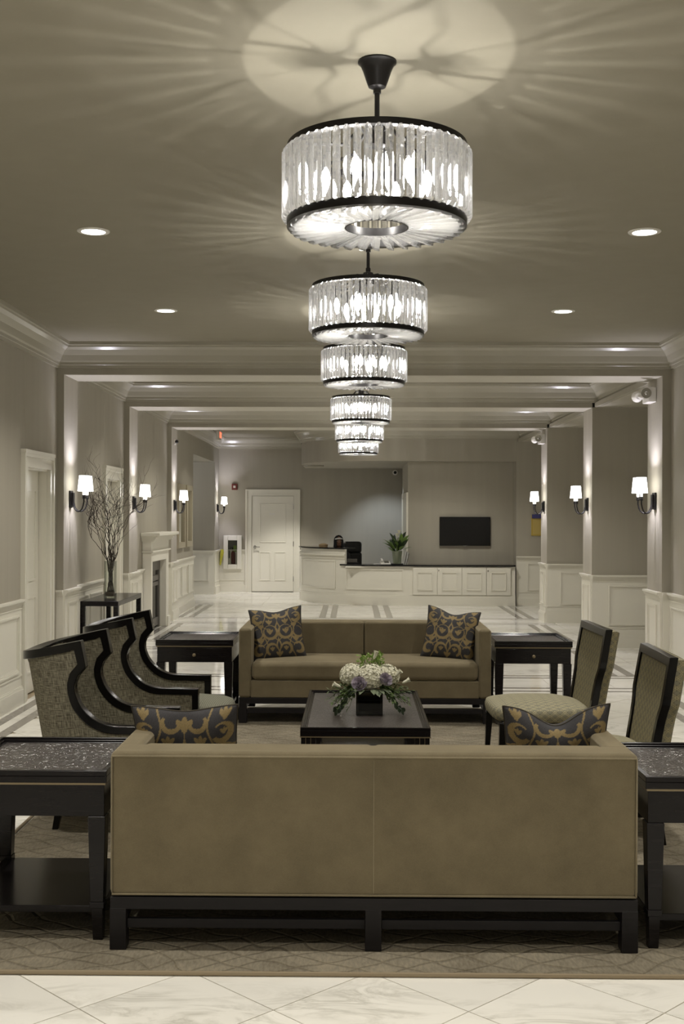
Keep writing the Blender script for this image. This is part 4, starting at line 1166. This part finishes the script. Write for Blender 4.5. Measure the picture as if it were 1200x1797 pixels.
def branch(mb, p, d, L, r, depth):
    n = max(5, int(L/.035)); pts = [p.copy()]; rr = [r]; ph = random.uniform(0, 6)
    for k in range(n):
        d = (d+Vector((random.gauss(0, .13)+.26*sin(k*1.25+ph), random.gauss(0, .13)+.2*cos(k*1.1+ph), random.gauss(0, .1)))*.8).normalized()
        if d.z < .1: d.z += .15
        p = p+d*L/n
        if p.x < -.25: p.x = -.25+random.uniform(0, .02); d.x = abs(d.x)*.5
        pts.append(p.copy()); rr.append(r*(1-.75*(k+1)/n))
        if depth > 0 and k > n*.3 and random.random() < .34:
            branch(mb, p.copy(), (d+rnd_dir(-.2, .8)*.8).normalized(), L*random.uniform(.35, .6), r*.6, depth-1)
    mb.tube(pts, rr, 5)
for k in range(20):
    a = 2*pi*k/20+random.uniform(-.2, .2); sp = random.uniform(.05, .36)
    base = Vector((cos(a+2.6)*.038, sin(a+2.6)*.038, .06)); neck = Vector((cos(a)*.04, sin(a)*.04, .42))
    mb = MB(); mid = [base.lerp(neck, t_)+Vector((sin(t_*9+k)*.012*sin(pi*t_), cos(t_*8+k)*.012*sin(pi*t_), 0)) for t_ in [q/7 for q in range(8)]]
    mb.tube(mid, .0042, 5)
    d0 = Vector((cos(a)*sp, sin(a)*sp, 1)).normalized()
    branch(mb, neck, d0, random.uniform(.55, .88), .0045, 2)
    build('branch', mb, 'branch', vw)

# ---------------------------------------------------------------- fittings on the walls
def emergency(y, label):
    t = thing('emergency_light', label, 'light fixture', (PR, y, 2.96), group='white emergency lights')
    build('housing', MB().box(-.09, -.001, -.12, .12, 0, .16), 'white', t, bevel=.008)
    for s in (-1, 1):
        h = build('lamp_head', MB().tube([(-.13, s*.12, .085), (-.13, s*.2, .085)], [.035, .06], 20).tube([(-.09, s*.08, .06), (-.13, s*.13, .08)], .015, 8), 'white', t, smooth=True)
        build('reflector', MB().tube([(-.13, s*.2, .085), (-.13, s*.205, .085)], .054, 20).ell((-.13, s*.205, .085), (.018, .01, .018)), 'chrome', h, smooth=True)
    return t
emergency(12.4, 'white twin-head emergency light at the top of the first right pilaster, larger one')
emergency(19.5, 'white twin-head emergency light on the third right pilaster, smaller one')
al = thing('fire_alarm', 'red fire alarm strobe on the far wall left of the door', 'fire alarm', (-2.72, YB, 2.33))
build('housing', MB().box(-.065, .065, -.05, -.001, 0, .14), 'darkred', al, bevel=.008)
build('strobe', MB().box(-.027, .027, -.065, -.05, .045, .1), 'white', al, bevel=.006)
fe = thing('extinguisher_cabinet', 'white recessed cabinet with glass front holding a red fire extinguisher, far wall', 'cabinet', (-2.76, YB, .52))
build('cabinet_frame', MB().box(-.21, -.105, -.06, -.001, 0, .77).box(.105, .21, -.06, -.001, 0, .77).box(-.105, .105, -.06, -.001, 0, .11).box(-.105, .105, -.06, -.001, .655, .77), 'cream', fe, bevel=.01)
build('cabinet_back', MB().box(-.105, .105, -.012, -.001, .11, .655), 'greymetal', fe)
build('glass_pane', MB().box(-.105, .105, -.058, -.056, .11, .655), 'glass', fe)
ex = build('extinguisher', MB().lathe([(.02, .115), (.06, .12), (.062, .16), (.062, .36), (.045, .4), (.018, .42)], .02, -.03, 16), 'darkred', fe, smooth=True)
ex.scale = (.8, .38, 1); ex.location = (.0, -.022, 0)
build('hose', MB().tube([(.02, -.034, .44), (-.04, -.034, .5), (-.075, -.034, .42), (-.075, -.034, .25)], .011, 8), 'black', fe, smooth='all')
build('valve', MB().box(-.02, .06, -.045, -.02, .42, .5), 'black', fe, bevel=.005)
build('inspection_tag', MB().box(.02, .09, -.05, -.047, .4, .54), 'lime', fe)
build('label_plate', MB().box(0, .045, -.052, -.048, .25, .31), 'whitecloth', fe)
ys = tag(build('hanging_tag', MB().hexa([(-3.055, 26.54, .62), (-3.03, 26.54, .6), (-3.03, 26.56, .6), (-3.055, 26.56, .62)], [(-3.04, 26.53, .9), (-2.95, 26.53, .92), (-2.95, 26.56, .92), (-3.04, 26.56, .9)]).box(-3.03, -2.96, 26.53, 26.58, .9, .97), 'yellow', bevel=.004), 'yellow plastic tag hanging beside the extinguisher cabinet at the far left corner', 'tag')
dc = thing('security_camera', 'small white and black camera high on the third left pilaster', 'camera', (PL, 19.45, 2.98))
build('bracket', MB().box(.001, .03, -.03, .03, -.05, .04), 'white', dc, bevel=.005)
build('lens', MB().ell((.05, -.02, .0), (.03, .03, .03)), 'black', dc, smooth='all')
dm = thing('dome_camera', 'small round dome camera on the dark wall behind the reception desk', 'camera', (.95, YB, 2.74))
build('dome_base', MB().tube([(0, -.001, 0), (0, -.03, 0)], .06, 20), 'white', dm, smooth=True); build('dome', MB().ell((0, -.03, 0), (.035, .025, .035)), 'black', dm, smooth='all')
exs = thing('exit_sign', 'exit sign hanging from the ceiling at the far left, seen edge on with red letters', 'sign', (-2.77, 24.0, 3.31))
build('sign_body', MB().box(-.07, 0, 0, .33, 0, .2).box(-.04, -.03, .15, .18, .2, CEIL-3.31), 'white', exs, bevel=.004)
fc = bpy.data.curves.new('exit_letters', 'FONT'); fc.body = 'EXIT'; fc.size = .17; fc.extrude = .002; fc.align_x = 'CENTER'; fc.align_y = 'CENTER'
ft = bpy.data.objects.new('exit_curve', fc); C.objects.link(ft); bpy.context.view_layer.update(); fm = bpy.data.meshes.new_from_object(ft.evaluated_get(bpy.context.evaluated_depsgraph_get())); bpy.data.objects.remove(ft)
fo = bpy.data.objects.new('exit_letters', fm); C.objects.link(fo); fo.parent = exs; fo.location = (.004, .165, .1); fo.rotation_euler = (pi/2, 0, pi/2); fm.materials.clear(); fm.materials.append(M['exitred'])
nt_ = thing('notice_board', 'mustard notice with blue header on the wall right of the television, by the third sconce', 'notice', (3.62, 22.8, 1.37))
build('notice_frame', MB().box(-.14, .14, -.02, -.001, 0, .4), 'mustard', nt_, bevel=.004); build('header', MB().box(-.13, .13, -.035, -.02, .34, .42), 'blueprint', nt_)
build('paper', MB().box(-.11, .11, -.024, -.02, .03, .32), mat('pale_mustard', (.5, .38, .12), .6), nt_)

# ---------------------------------------------------------------- things on and behind the desk
oc = thing('office_chair', 'black leather high-back office chair behind the reception desk', 'chair', (-.02, 24.85, 0), .15)
build('backrest', MB().box(-.21, .21, -.02, .1, .55, .97), 'leather', oc, bevel=.05, seg=4)
build('headrest', MB().box(-.2, .2, -.07, .1, .95, 1.2), 'leather', oc, bevel=.06, seg=4)
build('seat', MB().box(-.26, .26, -.5, .02, .42, .54), 'leather', oc, bevel=.05, seg=4)
for s in (-1, 1): build('armrest', MB().tube([(s*.27, .05, .6), (s*.3, -.1, .7), (s*.3, -.35, .7), (s*.27, -.4, .5)], .022, 8), 'leather', oc, smooth='all')
build('gas_post', MB().tube([(0, -.22, .1), (0, -.22, .43)], .03, 12), 'black', oc, smooth=True)
for k in range(5):
    a = 2*pi*k/5; l = build('base_spoke', MB().tube([(0, -.22, .12), (.3*cos(a), -.22+.3*sin(a), .08)], .02, 8), 'black', oc, smooth=True)
    build('caster', MB().tube([(.3*cos(a)-.02, -.22+.3*sin(a), .03), (.3*cos(a)+.02, -.22+.3*sin(a), .03)], .03, 12), 'black', l, smooth=True)

# receptionist: one continuous skinned body, clothes and scarf as children
pr = thing('person', 'person seated behind the high counter in black clothes and black headscarf with white band', 'person', (-.31, 23.92, 0), .12)
def skinned(name, verts, edges, radii, m, parent, sub=2):
    me = bpy.data.meshes.new(name); me.from_pydata(verts, edges, []); o = bpy.data.objects.new(name, me); C.objects.link(o); o.parent = parent
    me.materials.append(M[m]); o.modifiers.new('skin', 'SKIN')
    if not me.skin_vertices: pass
    for v, r in zip(me.skin_vertices[0].data, radii): v.radius = (r, r) if not isinstance(r, tuple) else r
    me.skin_vertices[0].data[0].use_root = True
    s = o.modifiers.new('sub', 'SUBSURF'); s.levels = sub; s.render_levels = sub; return o
J = [(0, 0, .52), (0, -.02, .68), (0, -.03, .84), (0, -.04, .98), (0, -.05, 1.04), (0, -.065, 1.10),
     (-.17, -.04, .95), (-.22, -.12, .78), (-.13, -.34, .80), (-.1, -.42, .815),
     (.17, -.04, .95), (.22, -.12, .78), (.13, -.34, .80), (.1, -.42, .815),
     (-.1, -.05, .5), (-.12, -.4, .5), (-.12, -.42, .1), (-.12, -.52, .04), (.1, -.05, .5), (.12, -.4, .5), (.12, -.42, .1), (.12, -.52, .04)]
E = [(0, 1), (1, 2), (2, 3), (3, 4), (4, 5), (3, 6), (6, 7), (7, 8), (8, 9), (3, 10), (10, 11), (11, 12), (12, 13), (0, 14), (14, 15), (15, 16), (16, 17), (0, 18), (18, 19), (19, 20), (20, 21)]
Rr = [.14, .13, .135, .1, .06, .055, .065, .048, .035, .026, .065, .048, .035, .026, .085, .065, .045, .035, .085, .065, .045, .035]
skinned('body', J, E, Rr, 'skin', pr)
skinned('black_garment', J[:4]+J[6:9]+J[10:13]+[J[14], J[15], J[18], J[19]], [(0, 1), (1, 2), (2, 3), (3, 4), (4, 5), (5, 6), (3, 7), (7, 8), (8, 9), (0, 10), (10, 11), (0, 12), (12, 13)], [.155, .147, .15, .115, .08, .062, .05, .08, .062, .05, .1, .08, .1, .08], 'cloth', pr)
for s in (-1, 1):
    for k, (dx, L) in enumerate(((-.018, .06), (-.006, .07), (.006, .066), (.018, .052))):
        b0 = Vector((s*.1+dx, -.44, .818)); build('finger', MB().tube([b0, b0+Vector((0, -L*.5, .006)), b0+Vector((0, -L, -.008))], [.009, .008, .006], 7), 'skin', pr, smooth='all')
    b0 = Vector((s*.1-s*.024, -.42, .818)); build('thumb', MB().tube([b0, b0+Vector((-s*.022, -.02, 0)), b0+Vector((-s*.026, -.045, -.004))], [.01, .009, .007], 7), 'skin', pr, smooth='all')
hz = 1.215
head = build('head', MB().ell((0, -.09, hz), (.074, .092, .112), 24, 18), 'skin', pr, smooth='all')
build('jaw', MB().ell((0, -.118, hz-.06), (.052, .058, .05), 18, 12), 'skin', head, smooth='all')
build('nose', MB().hexa([(-.018, -.17, hz-.028), (.018, -.17, hz-.028), (.012, -.2, hz-.026), (-.012, -.2, hz-.026)], [(-.009, -.17, hz+.022), (.009, -.17, hz+.022), (.005, -.183, hz+.022), (-.005, -.183, hz+.022)]), 'skin', head, bevel=.004)
build('mouth', MB().ell((0, -.172, hz-.058), (.026, .009, .009)), 'lip', head, smooth='all')
for s in (-1, 1):
    build('eye', MB().ell((s*.03, -.168, hz+.012), (.014, .009, .008)), 'eye', head, smooth='all')
    build('iris', MB().ell((s*.03, -.1765, hz+.012), (.006, .003, .006)), 'black', head, smooth='all')
    build('eyebrow', MB().tube([(s*.014, -.178, hz+.03), (s*.032, -.177, hz+.036), (s*.048, -.165, hz+.03)], .0035, 6), 'black', head)
    build('ear', MB().ell((s*.074, -.085, hz), (.01, .02, .03)), 'skin', head, smooth='all')
# scarf: hood open at the face, falling to the shoulders
rows = []
for i in range(29):
    a = radians(-60+300*i/28)+0   # opening faces -Y
    row = []
    for (z_, rx, ry) in ((.93, .17, .14), (1.0, .145, .125), (1.08, .112, .115), (1.16, .102, .115), (1.24, .1, .115), (1.3, .085, .1), (1.34, .05, .06), (1.352, .004, .004)):
        yy = -.065+ry*sin(a)
        row.append((rx*cos(a), yy if z_ > 1.05 else yy+.02, z_))
    rows.append(row)
hood = build('headscarf', MB().grid(rows), 'cloth', pr, smooth='all'); hood.modifiers.new('th', 'SOLIDIFY').thickness = .012
build('forehead_band', MB().tube([(-.07, -.12, hz+.055), (-.045, -.163, hz+.062), (0, -.178, hz+.07), (.045, -.163, hz+.066), (.07, -.12, hz+.055)], .015, 8), 'whitecloth', pr, smooth='all', label='white forehead band')

bk = thing('wicker_basket', 'small tan basket on the high black counter', 'basket', (-.6, 23.36, 1.115))
build('basket_body', MB().lathe([(.02, 0), (.08, 0), (.094, .05), (.09, .056), (.084, .05), (.072, .01), (.02, .008)], n=20, cap=False), 'wicker', bk, smooth=True)
build('contents', MB().ell((0, 0, .05), (.08, .08, .03)), mat('kraft_packets', (.33, .25, .14), .7), bk, smooth='all')
ph = thing('desk_phone', 'cream desk telephone on the low counter left of the plant', 'telephone', (.63, 22.95, .796), .1)
build('phone_base', MB().hexa([(-.1, -.1, 0), (.1, -.1, 0), (.1, .1, 0), (-.1, .1, 0)], [(-.095, -.095, .02), (.095, -.095, .02), (.095, .095, .065), (-.095, .095, .065)]), 'white', ph, bevel=.008)
build('handset', MB().tube([(-.07, -.08, .07), (-.07, 0, .1), (-.07, .08, .09)], [.025, .016, .025], 10), 'white', ph, smooth='all')
build('keypad', MB().hexa([(-.02, -.07, .026), (.07, -.07, .026), (.07, .05, .056), (-.02, .05, .056)], [(-.02, -.07, .03), (.07, -.07, .03), (.07, .05, .06), (-.02, .05, .06)]), 'greymetal', ph)
pp = tag(build('paper_sheets', MB().box(.4, .6, 22.88, 23.06, .796, .801).box(.42, .63, 22.86, 23.0, .801, .805), 'whitecloth'), 'loose white sheets lying on the low counter beside the telephone', 'paper')
br = thing('brochure_rack', 'upright leaflets leaning beside the plant at the end of the screen wall', 'brochures', (1.03, 23.0, .796))
for k in range(4): build('leaflet', MB().hexa([(-.04+k*.02, -.06, 0), (-.033+k*.02, -.06, 0), (-.033+k*.02, .08, 0), (-.04+k*.02, .08, 0)], [(.01+k*.02, -.06, .27-.02*k), (.017+k*.02, -.06, .27-.02*k), (.017+k*.02, .08, .27-.02*k), (.01+k*.02, .08, .27-.02*k)]), ('whitecloth', 'greymetal', 'whitecloth', 'greymetal')[k], br)
lp = thing('potted_lily', 'leafy green lily with pale blooms in a glass vase on the reception counter', 'plant', (.865, 22.98, .796))
build('saucer', MB().lathe([(.01, 0), (.13, 0), (.13, .012), (.01, .012)], n=20), 'black', lp, smooth=True)
build('vase', MB().lathe([(.02, .012), (.075, .013), (.08, .05), (.1, .25), (.105, .26), (.098, .25), (.075, .05), (.07, .02)], n=24, cap=False), mat('frosted_green_glass', (.45, .5, .36), .25, trans=.5), lp, smooth=True)
build('stems', MB().tube([(.02, 0, .03), (-.02, 0, .2)], .03, 8).tube([(-.03, .02, .03), (.03, 0, .22)], .025, 8), 'leafgrey', lp)
random.seed(5); mb = MB(); md = MB()
for k in range(58):
    a = random.uniform(0, 2*pi); e = random.uniform(.5, 1.45); d = Vector((cos(a)*cos(e), sin(a)*cos(e), sin(e)))
    p = Vector((cos(a)*.03, sin(a)*.03, random.uniform(.2, .34)))+d*random.uniform(0, .12)
    leafquad(mb if k % 3 else md, p, d, (-d.y, d.x, .3) if abs(d.z) > .8 else (0, 0, 1), random.uniform(.15, .25), random.uniform(.07, .1))
build('leaves', mb, mat('lily_leaf', (.14, .23, .05), .4), lp); build('dark_leaves', md, 'leafdark', lp)
for x, z_ in ((.04, .62), (.0, .56)):
    build('bloom', MB().tube([(x*.3, 0, .3), (x, 0, z_)], .004, 5).lathe([(.006, z_-.02), (.02, z_+.01), (.04, z_+.05)], x, 0, 9, cap=False), 'lily', lp)
mn = thing('keyboard_tray', 'dark computer terminal low on the desk in front of the office chair', 'computer', (-.02, 23.3, .796))
build('terminal_stand', MB().box(-.12, .12, -.08, .08, 0, .015), 'black', mn, bevel=.004); build('terminal_body', MB().box(-.1, .1, -.02, .04, .015, .09), 'greymetal', mn, bevel=.01)

st = thing('desk_stool', 'stool under the person behind the high counter', 'stool', (-.31, 24.0, 0))
build('seat', MB().lathe([(.02, .4), (.17, .4), (.18, .43), (.16, .455), (.02, .46)], n=20), 'leather', st, smooth=True)
build('post', MB().tube([(0, 0, .02), (0, 0, .4)], .025, 10), 'black', st, smooth=True); build('base', MB().lathe([(.02, 0), (.2, 0), (.2, .015), (.03, .04)], n=20), 'black', st, smooth=True)
